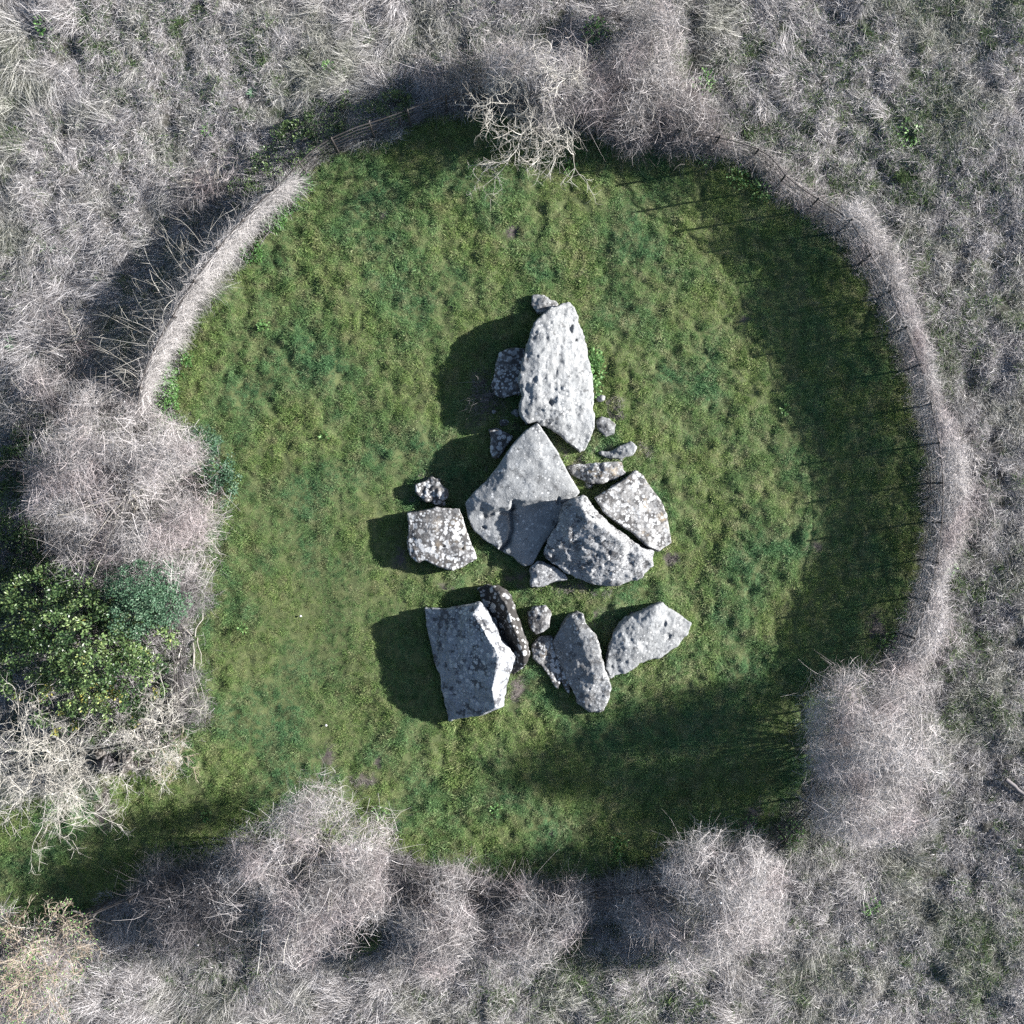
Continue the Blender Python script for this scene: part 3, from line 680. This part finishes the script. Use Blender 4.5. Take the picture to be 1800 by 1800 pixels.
def arching():
    root = empty('bramble', (*P(262, 600)[:2], 0), 'long bare stems arching out of the left hedge into the shade', 'bramble')
    n = 70; A = Acc()
    q = seg(FC, (285, 705), (400, 465)); p, t, o, u = on_curve(q, n)
    st = np.concatenate([p + o * .15, rng.uniform(.5, 1.1, (n, 1))], 1)
    d = np.concatenate([o + rng.normal(size=(n, 2)) * .45, rng.uniform(.1, .6, (n, 1))], 1)
    pts = walk(st, d, rng.uniform(.6, 1.7, n), 10, .07, .1, floor=.05)
    A.tube(pts, rng.uniform(.004, .007, n), rng.uniform(.2, .8, n), 4, .3)
    for k in (4, 6, 7):
        e = norm(pts[:, k] - pts[:, k - 1] + rng.normal(size=(n, 3)) * .05)
        A.tube(walk(pts[:, k], e + rng.normal(size=(n, 3)) * .5, rng.uniform(.15, .45, n), 5, .12, .05), .004, rng.uniform(.3, .9, n), 3, .4)
    A.build('stems', M_BARK, root)['kind'] = 'stuff'
arching()

# pale branching shrubs ------------------------------------------------
def tree(name, label, base, limbs, mats, cat='tree', group=None, seed=1, twig=3, spread=.55, rad=.03, zt=(1.4, 2.2), droop=.02, thin=1.0, spur=.5, leaf=0):
    """a bare tree: short stool, limbs to given photograph points, then three generations of side branches"""
    root = empty(name, base, label, cat, group)
    b = np.array(base, float); n = len(limbs)
    tips = np.array([P(x, y, z) for x, y, z in limbs])
    A = Acc(); K = 9
    p = branchy(A, b, tips, rad * rng.uniform(.7, 1.1, n), K, wob=.05, tone_=(.4, .8), sides=5)
    A.build('trunk', mats[0], root)
    gen = p; r = rad * .42; Lg = np.linalg.norm(tips - b, axis=1).mean() * .45
    G = Acc(); H = Acc()
    for g in range(twig):
        m = len(gen); k = gen.shape[1]
        rep = [6, 5, 5][g]
        idx = np.repeat(np.arange(m), rep); pos = rng.integers(max(1, k // 3), k, len(idx))
        st = gen[idx, pos]; tn = norm(gen[idx, pos] - gen[idx, pos - 1])
        side = rdir(len(idx)); side[:, 2] = side[:, 2] * .5 + .05
        d = norm(tn * (1 - spread * .5) + norm(side) * spread)
        L = Lg * rng.uniform(.4, 1.1, len(idx))
        gen = walk(st, d, L, 6, .2, droop)
        (G if rng.uniform() < 2 else H).tube(gen, r * thin, rng.uniform(.3, 1., len(idx)), 3, .45)
        r *= .6; Lg *= .58; r = max(r, .0036)
    o = G.build('branches', mats[1], root); o['kind'] = 'stuff'
    if leaf:
        E = Acc(); q = gen[:, -1][rng.integers(0, len(gen), leaf)] + rng.normal(size=(leaf, 3)) * .05
        E.leaves(q, rdir(leaf), rdir(leaf) + np.array([0, 0, 1.]), rng.uniform(.03, .06, leaf), .03, rng.uniform(0, 1, leaf))
        E.build('leaves', M_WEED, root)['kind'] = 'stuff'
    return root

tree('bare_tree', 'cream coloured leafless tree at the left edge above the path', (*P(95, 1335)[:2], 0),
     [(5, 1330, 1.8), (30, 1400, 1.9), (70, 1440, 1.9), (110, 1420, 2.0), (140, 1430, 1.7), (160, 1370, 1.5), (90, 1300, 2.0), (30, 1290, 1.9), (110, 1380, 2.2), (50, 1350, 2.3), (10, 1430, 1.7), (75, 1270, 1.6), (180, 1430, 1.0), (130, 1340, 1.9)],
     (M_BARK, M_BARK), rad=.022, twig=3, spur=.4, thin=.95)
tree('bare_tree', 'small thorny tree with orange twig ends beside the stump', (*P(265, 1290)[:2], 0),
     [(300, 1240, 1.3), (262, 1225, 1.4), (215, 1285, 1.2), (200, 1265, 1.2), (310, 1310, 1.0), (300, 1350, .8), (255, 1350, .9), (230, 1350, .8), (320, 1335, .7), (280, 1225, 1.3), (165, 1275, 1.2), (275, 1270, 1.6)],
     (M_BARK, M_BARK), rad=.018, twig=3)
tree('bare_tree', 'orange twigged sapling sprawling on the lawn edge', (*P(272, 1310)[:2], 0),
     [(330, 1330, .5), (320, 1300, .6), (305, 1360, .4), (290, 1375, .3), (340, 1345, .3)], (M_ORANGE, M_ORANGE), rad=.011, twig=2, droop=.05)
tree('bare_tree', 'tangled orange and cream bush with green leaves in the lower left corner', (*P(95, 1655)[:2], 0),
     [(30, 1640, 1.3), (100, 1610, 1.3), (70, 1680, 1.5), (20, 1700, 1.4), (60, 1740, 1.2), (95, 1720, 1.2), (130, 1640, 1.1), (0, 1740, 1.2), (90, 1780, .9), (40, 1670, 1.6), (10, 1620, 1.2), (130, 1690, .9), (20, 1775, 1.0)],
     (M_BARK, M_ORANGE), rad=.02, twig=3, leaf=1300)
bush('bare_bush', 'pale thicket under the orange bush in the lower left corner', [(50, 1690, 70, 1.0), (30, 1750, 60, .8), (90, 1740, 56, .7), (20, 1640, 50, .8)], 8000, tone_r=(.3, 1.), limbs=14, loose=60)
tree('bare_tree', 'pale leafless tree whose knobbly branches droop over the top of the lawn', (*P(955, 190)[:2], 0),
     [(862, 246, 1.5), (892, 285, 1.2), (935, 288, 1.2), (1006, 268, 1.1), (910, 235, 1.6), (965, 250, 1.4), (870, 180, 1.8), (900, 130, 2.0), (960, 130, 2.2), (995, 140, 2.1), (855, 160, 1.6)],
     (M_BARK, M_BARK), rad=.024, twig=3, spread=.7, thin=.95, droop=.04)

# evergreen ------------------------------------------------
def evergreen(name, label, blobs, n, mat, size, cat='bush', yellow=.0, clump=30, tone_r=(.15, .95), limbs=20):
    B = [blob_xyz(b) for b in blobs]; c0 = np.mean([q for q, _, _ in B], 0); z0 = float(terrain(c0[:1], c0[1:])[0])
    root = empty(name, (c0[0], c0[1], z0), label, cat)
    A = Acc(); tips, d, _ = sample_blobs(blobs, limbs, 1.)
    branchy(A, np.array([c0[0], c0[1], z0 - .05]), tips * np.array([1, 1, .9]), .025, 7, tone_=(0, .4)); A.build('branches', M_DARKTWIG, root)
    m = n // clump
    p, d, _ = sample_blobs(blobs, m, .75)
    ct = np.clip(rng.uniform(*tone_r, m) * .75 + .35 * fbm3(p * 1.4, 2, 13) , 0, .9)
    ct = np.where(rng.uniform(size=m) < yellow * (p[:, 1] < P(0, 1180)[1]), 1., ct)
    i = np.repeat(np.arange(m), clump); k = len(i)
    off = rdir(k) * rng.uniform(.2, 1, (k, 1)) ** .5 * rng.uniform(.07, .14, m)[i][:, None]
    q = p[i] + off; q[:, 2] = np.maximum(q[:, 2], .04)
    dr = norm(norm(off) * .6 + d[i] * .5 + rng.normal(size=(k, 3)) * .45)
    L = Acc(); L.leaves(q, dr, d[i] + np.array([0, 0, .6]) + rng.normal(size=(k, 3)) * .5, rng.uniform(.7, 1.3, k) * size, rng.uniform(.45, .6, k) * size, np.clip(ct[i] + rng.normal(size=k) * .12, 0, 1))
    L.build('leaves', mat, root)['kind'] = 'stuff'
    return root
evergreen('evergreen_bush', 'dark glossy evergreen bush with yellow sprays at the left edge',
          [(130, 1110, 95, 3.0), (180, 1180, 80, 2.8), (70, 1060, 76, 2.6), (50, 1160, 66, 2.2), (235, 1190, 52, 2.3), (110, 1225, 56, 2.0), (210, 1240, 46, 1.7), (150, 1040, 60, 2.6), (255, 1130, 46, 2.4), (30, 1100, 50, 2.2)],
          26000, M_HOLLY, .075, yellow=.12)
evergreen('evergreen_bush', 'dense bluish green bush cap below the largest pale bush',
          [(262, 1030, 52, 2.9), (245, 1075, 44, 2.7), (290, 1060, 36, 2.5), (225, 1030, 36, 2.6)], 15000, M_IVY, .05, clump=26, tone_r=(.4, 1.))
evergreen('low_evergreen', 'dark ivy patch in the shade left of the largest bush', [(30, 900, 60, .9), (20, 980, 56, 1.0), (40, 820, 50, .7), (60, 770, 40, .5), (20, 1030, 50, 1.2)], 9000, M_HOLLY, .06, cat='ivy', tone_r=(.1, .7), limbs=8)
evergreen('low_evergreen', 'ivy spilling over the lawn side of the largest pale bush', [(375, 820, 34, 1.0), (385, 860, 28, .6), (355, 780, 28, .9), (400, 845, 18, .4)], 4200, M_IVY, .05, cat='ivy', limbs=6)
evergreen('low_evergreen', 'low nettles at the foot of the left hedge on the lawn side', [(288, 690, 22, .4), (300, 660, 16, .3), (290, 720, 18, .4), (325, 630, 12, .25)], 2200, M_WEED, .05, cat='weeds', limbs=4)
evergreen('low_evergreen', 'green undergrowth outside the top left railings', [(520, 250, 40, .35), (560, 220, 36, .3), (470, 290, 34, .35), (620, 205, 34, .3), (430, 340, 30, .4), (690, 185, 30, .3)], 6000, M_HOLLY, .05, cat='weeds', tone_r=(.3, .8), limbs=4)
evergreen('low_evergreen', 'green nettles at the bend of the fence by the left hedge', [(505, 345, 24, .35), (480, 380, 22, .3), (530, 320, 16, .3), (440, 440, 18, .25)], 3000, M_WEED, .05, cat='weeds', tone_r=(.0, .5), limbs=4)
evergreen('low_evergreen', 'dark green weeds filling the gap below the large grey bush', [(640, 1640, 34, .3), (655, 1610, 24, .3), (620, 1665, 28, .25)], 2600, M_HOLLY, .05, cat='weeds', tone_r=(.2, .7), limbs=4)

# leafy plants -------------------------------------------------------
def plant(name, label, px, py, r, n, h=.18, lf=.07, group='leafy weeds in the grass', cat='weed', tn=(.2, 1.), shape=(1, 1)):
    x, y, _ = P(px, py); z = float(terrain(np.array([x]), np.array([y]))[0])
    o = empty(name, (x, y, z), label, cat, group)
    R = r / PXM; a = rng.uniform(0, 2 * math.pi, n); q = R * rng.uniform(0, 1, n) ** .6
    tip = np.stack([x + np.cos(a) * q * shape[0], y + np.sin(a) * q * shape[1], z + h * rng.uniform(.4, 1, n) * (1 - .5 * q / R)], 1)
    base = np.stack([x + np.cos(a) * q * .3 * shape[0], y + np.sin(a) * q * .3 * shape[1], np.full(n, z)], 1)
    s = np.linspace(0, 1, 4)[None, :, None]
    A = Acc(); A.tube(base[:, None] * (1 - s) + tip[:, None] * s, .004, .3, 3, .6); A.build('stems', M_WEED, o)
    d = np.stack([np.cos(a), np.sin(a), rng.uniform(-.2, .35, n)], 1) + rng.normal(size=(n, 3)) * .3
    L = Acc(); L.leaves(tip, norm(d), np.array([0, 0, 1.]) + rng.normal(size=(n, 3)) * .25, rng.uniform(.6, 1.3, n) * lf, rng.uniform(.45, .65, n) * lf, rng.uniform(*tn, n))
    L.build('leaves', M_WEED, o)['kind'] = 'stuff'
    return o
plant('leafy_plant', 'bright green leafy plant hugging the right side of the longest slab', 1045, 655, 44, 330, .35, .075, group=None, cat='plant', shape=(.36, 1.))
for i, (px, py, r, n, lab) in enumerate([
        (465, 575, 12, 40, 'lone tall green weed in the open grass at the left'),
        (1000, 292, 14, 46, 'green weed on the shaded lawn edge under the drooping branches'),
        (1298, 312, 20, 70, 'broad leaved weed at the foot of the upper right railings, upper of two'),
        (1338, 336, 20, 70, 'broad leaved weed at the foot of the upper right railings, lower of two'),
        (1235, 282, 13, 40, 'small weed by the shadow of the top fence'),
        (1090, 1478, 14, 44, 'yellow green weed in the lower lawn above the round bush'),
        (1083, 1500, 12, 40, 'pale weed just under the yellow green weed in the lower lawn'),
        (872, 1420, 9, 26, 'small weed in the sunlit grass at the bottom of the lawn'),
        (1565, 1130, 17, 56, 'green weed in the shade at the foot of the right hedge'),
        (1388, 1458, 22, 70, 'bright weed growing through the corner rails'),
        (1325, 1448, 16, 50, 'weed on bare soil near the corner rails'),
        (570, 768, 7, 18, 'tiny weed in the middle of the left lawn'),
        (670, 1425, 14, 36, 'low weed at the tip of the large grey bush'),
        (725, 1535, 16, 44, 'dark weed between the lower left bushes'),
        (578, 120, 10, 30, 'round green weed in the dead grass of the upper field'),
        (366, 228, 12, 34, 'round green weed in the dead grass of the upper left field'),
        (1240, 145, 22, 70, 'yellow green weed clump beyond the top right bush'),
        (1045, 55, 24, 80, 'dark green clump in the field above the wide bush'),
        (1600, 235, 24, 80, 'green clump in the upper right field'),
        (1530, 1592, 16, 50, 'dark green clump in the lower right field'),
        (363, 1433, 9, 26, 'yellow leaved weed beside the sunlit path'),
        (428, 1105, 8, 22, 'tiny weed on the lawn opposite the evergreen'),
        (1380, 720, 8, 22, 'tiny weed at the edge of the hedge shadow'),
        (545, 1440, 8, 20, 'small weed above the large grey bush'),
        (80, 45, 18, 60, 'bluish green clump in the upper left corner field'),
        (1672, 1000, 12, 34, 'small weed outside the right hedge')]):
    plant('weed', lab, px, py, r, n, .13 + .004 * r, .06 if r < 18 else .075)
# rosettes of silvery thistle in the shaded field
for px, py, r, lab in [(25, 605, 18, 'silvery thistle rosette at the left edge outside the hedge'), (445, 165, 13, 'silvery thistle rosette in the upper field'), (95, 440, 11, 'small silvery thistle rosette left of the hedge shadow'),
                       (500, 365, 14, 'bluish thistle rosette at the bend of the left hedge')]:
    x, y, _ = P(px, py); z = float(terrain(np.array([x]), np.array([y]))[0]); o = empty('thistle', (x, y, z), lab, 'thistle', 'silvery thistles'); n = 26
    a = rng.uniform(0, 6.28, n); A = Acc(); d = np.stack([np.cos(a), np.sin(a), rng.uniform(.1, .7, n)], 1)
    A.leaves(np.tile(np.array([x, y, z + .03]), (n, 1)), norm(d), np.tile([0, 0, 1.], (n, 1)), rng.uniform(.6, 1.1, n) * r / PXM, .03, rng.uniform(.5, 1, n)); A.build('leaves', M_IVY, o)

# odd pieces -------------------------------------------------------------
def stump():
    c = np.array(P(200, 1335)); root = empty('tree_stump', c, 'weathered grey tree stump half hidden under the small thorny tree', 'stump')
    def lump(name, px, py, rx, ry, h, rot, seed, mat):
        A = Acc(); n, k = 20, 9
        th = np.linspace(0, 2 * math.pi, n, endpoint=False); ph = np.linspace(0, 1, k)
        T, H = np.meshgrid(th, ph); rr = np.sqrt(np.clip(1 - H ** 2.6, 0, 1)) * (1 + .16 * np.sin(5 * T + seed) + .07 * np.sin(13 * T))
        x = rr * np.cos(T) * rx; y = rr * np.sin(T) * ry; cr, sr = math.cos(rot), math.sin(rot)
        o = P(px, py)
        v = np.stack([o[0] + x * cr - y * sr, o[1] + x * sr + y * cr, H * h - .03], -1).reshape(-1, 3)
        i = (np.arange(k - 1)[:, None] * n + np.arange(n)[None]); j = (np.arange(k - 1)[:, None] * n + (np.arange(n)[None] + 1) % n)
        A.add(v, np.stack([i, j, j + n, i + n], -1).reshape(-1, 4), (.5 + .5 * np.sin(9 * T + H * 3)).ravel())
        A.build(name, mat, root, smooth=True)
    lump('bole', 190, 1342, .26, .2, .55, .2, 1., M_DARKTWIG)
    lump('root_flare', 222, 1338, .2, .3, .3, -.5, 2., M_WOOD)
    lump('root_flare', 176, 1322, .14, .18, .42, .4, 3., M_WOOD)
stump()
def pole(name, label, a, b, za, zb, r, mat, cat='pole', tone_=.6):
    o = P(*a); A = Acc(); t = np.linspace(0, 1, 7)[:, None]
    p = np.array(P(*a, za)) * (1 - t) + np.array(P(*b, zb)) * t; p[1:-1] += rng.normal(size=(5, 3)) * min(r * .5, .012)
    A.tube(p[None], r, tone_, 8, .75); ob = A.build(name, mat, smooth=True); return tag(ob, label, cat)
pole('fallen_pole', 'thin dark pole leaning out from under the evergreen bush', (50, 1220), (108, 1266), .9, .5, .025, M_WOOD)
pole('wooden_post', 'broken wooden post lying beside the lower path fence', (160, 1600), (166, 1662), .5, .1, .04, M_WOOD, 'post')
pole('fallen_branch', 'crooked bare branch lying across the lower path fence', (125, 1600), (205, 1628), .8, .5, .022, M_WOOD, 'branch')
pole('fallen_log', 'grey log half sunk in dead grass at the right edge', (1768, 1370), (1815, 1408), .16, .14, .05, M_DARKTWIG, 'log')
pole('fallen_branch', 'thin white dead stem standing out below the large grey bush', (466, 1598), (452, 1712), 1.2, .1, .014, M_BARK, 'branch', .9)
pole('fallen_branch', 'dark stick lying below the dark gap under the large grey bush', (597, 1660), (620, 1715), .5, .1, .012, M_WOOD, 'branch')
def tangle():
    root = empty('dead_bramble', P(850, 700), 'brown tangle of dead bramble stems in the shade left of the longest slab', 'bramble'); n = 190
    c = np.array(P(852, 700)); st = c + rng.normal(size=(n, 3)) * np.array([.17, .26, .0]); st[:, 2] = rng.uniform(.02, .3, n)
    A = Acc(); A.ribbon(walk(st, rdir(n, .4), rng.uniform(.25, .6, n), 8, .22, .05, floor=.02), .008, rng.uniform(.1, .8, n)); A.build('stems', M_DARKTWIG, root)['kind'] = 'stuff'
tangle()
for px, py, r, lab in [(528, 1083, .035, 'small white pebble on the smooth lawn left of the leaning slab'), (573, 1275, .03, 'tiny white pebble on the lawn below the leaning slab')]:
    A = Acc(); x, y, _ = P(px, py); A.blobs(np.array([[x, y, float(terrain(np.array([x]), np.array([y]))[0]) + .05]]), r, .8); tag(A.build('pebble', M_SEED), lab, 'pebble', 'white pebbles')

# ------------------------------------------------------------------ ground cover (uncountable)
def scatter(name, label, cat, pts, rot, scl, vid, variants):
    me = bpy.data.meshes.new(name); n = len(pts)
    me.vertices.add(n); me.vertices.foreach_set('co', pts.astype(np.float32).ravel())
    for nm, ty, val, key in (('rot', 'FLOAT_VECTOR', rot, 'vector'), ('scl', 'FLOAT', scl, 'value'), ('vid', 'INT', vid, 'value')):
        a = me.attributes.new(nm, ty, 'POINT'); a.data.foreach_set(key, np.ascontiguousarray(val, np.int32 if ty == 'INT' else np.float32).ravel())
    o = bpy.data.objects.new(name, me); COL.objects.link(o)
    ng = bpy.data.node_groups.new(name, 'GeometryNodeTree')
    ng.interface.new_socket('Geometry', in_out='INPUT', socket_type='NodeSocketGeometry'); ng.interface.new_socket('Geometry', in_out='OUTPUT', socket_type='NodeSocketGeometry')
    nd = ng.nodes; gi = nd.new('NodeGroupInput'); go = nd.new('NodeGroupOutput')
    jn = nd.new('GeometryNodeJoinGeometry'); iop = nd.new('GeometryNodeInstanceOnPoints'); iop.inputs['Pick Instance'].default_value = True
    for v in reversed(variants):
        oi = nd.new('GeometryNodeObjectInfo'); oi.inputs['Object'].default_value = v
        gt = nd.new('GeometryNodeGeometryToInstance')
        ng.links.new(oi.outputs['Geometry'], gt.inputs[0]); ng.links.new(gt.outputs[0], jn.inputs[0])
    def at(nm, ty):
        a = nd.new('GeometryNodeInputNamedAttribute'); a.data_type = ty; a.inputs[0].default_value = nm; return a.outputs[0]
    ng.links.new(gi.outputs[0], iop.inputs['Points']); ng.links.new(jn.outputs[0], iop.inputs['Instance'])
    ng.links.new(at('vid', 'INT'), iop.inputs['Instance Index']); ng.links.new(at('rot', 'FLOAT_VECTOR'), iop.inputs['Rotation']); ng.links.new(at('scl', 'FLOAT'), iop.inputs['Scale'])
    ng.links.new(iop.outputs[0], go.inputs[0])
    md = o.modifiers.new('scatter', 'NODES'); md.node_group = ng
    return tag(o, label, cat, kind='stuff')

def tuft(name, n, rad, ln, w, mat, lift, curl, grav, k, spread=math.pi, up=.8, trange=(0, 1)):
    A = Acc(); a = rng.uniform(0, 2 * math.pi, n); q = rad * np.sqrt(rng.uniform(0, 1, n))
    st = np.stack([np.cos(a) * q, np.sin(a) * q, np.full(n, -.01)], 1)
    h = rng.uniform(-spread, spread, n) if spread >= math.pi else rng.normal(size=n) * spread
    d = np.stack([np.cos(h), np.sin(h), rng.uniform(*lift, n)], 1)
    L = rng.uniform(*ln, n)
    A.ribbon(walk(st, d, L, k, curl, grav, floor=.004), rng.uniform(w * .6, w * 1.3, n), rng.uniform(*trange, n), up=up)
    return A.build(name, mat, link=False)

X0 = 15.0
def rand_pts(n): return rng.uniform(-X0, X0, n), rng.uniform(-X0, X0, n)
def rots(n, z, x=None, y=None, e=.06):
    """spin about the ground's own normal"""
    if x is None: return np.stack([rng.normal(size=n) * .12, rng.normal(size=n) * .12, z], 1)
    gx = (terrain(x + e, y) - terrain(x - e, y)) / (2 * e); gy = (terrain(x, y + e) - terrain(x, y - e)) / (2 * e)
    v = norm(np.stack([-gx, -gy, np.ones(n)], 1)); c, s_ = np.cos(z), np.sin(z)
    a = c * v[:, 0] + s_ * v[:, 1]; b = -s_ * v[:, 0] + c * v[:, 1]
    return np.stack([-np.arcsin(b), np.arctan2(a, v[:, 2]), z], 1)

# lawn
lawn_v = [tuft('lawn_tuft', 64, .075, (.035, .095), .0072, M_LAWN, (.15, 1.5), .2, .12, 3, up=.9, trange=(a, a + .52)) for a in (0, .03, .08, .16, .24, .32, .4, .48)]
x, y = rand_pts(190000)
s = sdf(x, y, LAWN); k = (s > -.05 + .25 * fbm2(x, y, 2., 2, 44)) & (rng.uniform(size=len(x)) > soil(x, y) * 1.1)
x = x[k]; y = y[k]; n = len(x)
sc = (.75 + .55 * np.clip(fbm2(x, y, 1.1, 3, 61) + .3, 0, 1.2)) * (1 - .35 * np.exp(-((x + 4.6) ** 2 / 8 + (y + 2.6) ** 2 / 14)))
sc *= 1 + .5 * (fbm2(x, y, 4., 2, 62) > .28)
fx = []; fs = []
for q in FEET:                                                    # uncut grass round the foot of each stone
    q = np.vstack([q, q[:1]])
    for a, b in zip(q[:-1], q[1:]):
        m = int(np.linalg.norm(b - a) * 34); t = rng.uniform(size=(m, 1)); e = norm(np.array([[b[1] - a[1], a[0] - b[0]]]))
        fx.append(a * (1 - t) + b * t + e * -np.abs(rng.normal(size=(m, 1))) * .05); fs.append(rng.uniform(.9, 1.9, m) * (rng.uniform(size=m) < .75))
fx = np.concatenate(fx); x = np.concatenate([x, fx[:, 0]]); y = np.concatenate([y, fx[:, 1]]); sc = np.concatenate([sc, np.concatenate(fs)]); n = len(x)
scatter('grass', 'short green lawn grass inside the round fence', 'grass', np.stack([x, y, terrain(x, y)], 1), rots(n, rng.uniform(0, 6.28, n), x, y), sc, np.clip((.42 + fbm2(x, y, 5.5, 3, 64, .6) * .55 + .10 * np.clip(x / 4, -1, 1) + rng.normal(size=n) * .14) * 8, 0, 7.9).astype(int), lawn_v)

# rough field: matted straw, flowing in clumps
straw_v = [tuft('straw_tuft', 120, .18, (.2, .6), .0057, M_STRAW, (.05, .7), .1, .16, 6, spread=.38, up=.6) for _ in range(6)]
litter_v = [tuft('straw_litter', 130, .2, (.06, .26), .0062, M_STRAW, (.0, .9), .2, .15, 4, up=.8) for _ in range(5)]
brown_v = [tuft('withered_tuft', 60, .16, (.06, .2), .008, M_BROWN, (.0, .9), .2, .15, 4, up=.8) for _ in range(3)]
green_v = [tuft('green_tuft', 60, .14, (.06, .2), .009, M_WILD, (.2, 1.4), .2, .15, 4, up=1.) for _ in range(4)]
x, y = rand_pts(30000)
s = sdf(x, y, LAWN); right = np.clip((x + 2) / 9, 0, 1)
longness = np.clip(.62 - .25 * right + fbm2(x, y, .35, 3, 81) * .9, 0, 1)
k = (s < -.15) & (rng.uniform(size=len(x)) < (.10 + .8 * longness) * np.clip(1 + 2.2 * fbm2(x, y, 1.3, 3, 86), .05, 2))
x = x[k]; y = y[k]; n = len(x)
ang = fbm2(x, y, .55, 2, 83) * 4.2 + 4.2 + rng.normal(size=n) * .35
sc = .5 + .7 * longness[k] + rng.normal(size=n) * .12
scatter('dead_grass', 'long matted dead grass of the rough field outside the fence', 'grass', np.stack([x, y, terrain(x, y)], 1), rots(n, ang, x, y, .15), np.clip(sc, .35, 1.5), rng.integers(0, 6, n), straw_v)
x, y = rand_pts(52000)
s = sdf(x, y, LAWN); k = (s < -.05) & (rng.uniform(size=len(x)) < .84 + 1.2 * fbm2(x, y, 2.2, 3, 85))
x = x[k]; y = y[k]; n = len(x)
scatter('straw_litter', 'short dry grass litter of the rough field outside the fence', 'grass', np.stack([x, y, terrain(x, y)], 1), rots(n, rng.uniform(0, 6.28, n), x, y, .12), rng.uniform(.6, 1.25, n), rng.integers(0, 5, n), litter_v)
x, y = rand_pts(60000)
s = sdf(x, y, LAWN); g = fbm2(x, y, .45, 4, 87) + .25 * np.exp(-((s + .6) / .9) ** 2) + .16 * np.exp(-((x - 7) ** 2 + (y - 9) ** 2) / 16)
k = (s < 0) & (rng.uniform(size=len(x)) < np.clip((g + .05) * 2.2, .10, .8))
x = x[k]; y = y[k]; n = len(x)
scatter('wild_grass', 'green grass showing between the dead straw outside the fence', 'grass', np.stack([x, y, terrain(x, y)], 1), rots(n, rng.uniform(0, 6.28, n), x, y, .12), rng.uniform(.6, 1.3, n), rng.integers(0, 4, n), green_v)
# withered grass between the stones and on worn edges
x = []; y = []
for px, py, a, b, n in [(975, 800, 24, 40, 60), (1010, 815, 26, 12, 30), (1075, 722, 22, 24, 40), (1130, 792, 26, 12, 22), (905, 1215, 16, 30, 40), (975, 1033, 60, 9, 30), (745, 850, 26, 22, 40), (870, 790, 16, 30, 16), (960, 770, 14, 14, 20),
                        (1185, 985, 14, 12, 16), (850, 700, 30, 50, 30), (1050, 1040, 60, 8, 24), (230, 1350, 50, 22, 60), (190, 1420, 20, 40, 60), (1330, 1440, 22, 30, 40), (1540, 1110, 20, 40, 40), (640, 1375, 24, 12, 24)]:
    n = n // 3; q = rng.normal(size=(n, 2)) * .5; c = P(px, py)
    x += list(c[0] + q[:, 0] * a / PXM); y += list(c[1] + q[:, 1] * b / PXM)
x = np.array(x); y = np.array(y); n = len(x)
scatter('withered_grass', 'withered brown grass tucked between the stones and on bare spots', 'grass', np.stack([x, y, terrain(x, y) + .02], 1), rots(n, rng.uniform(0, 6.28, n)), rng.uniform(.35, .65, n), rng.integers(0, 3, n), brown_v)
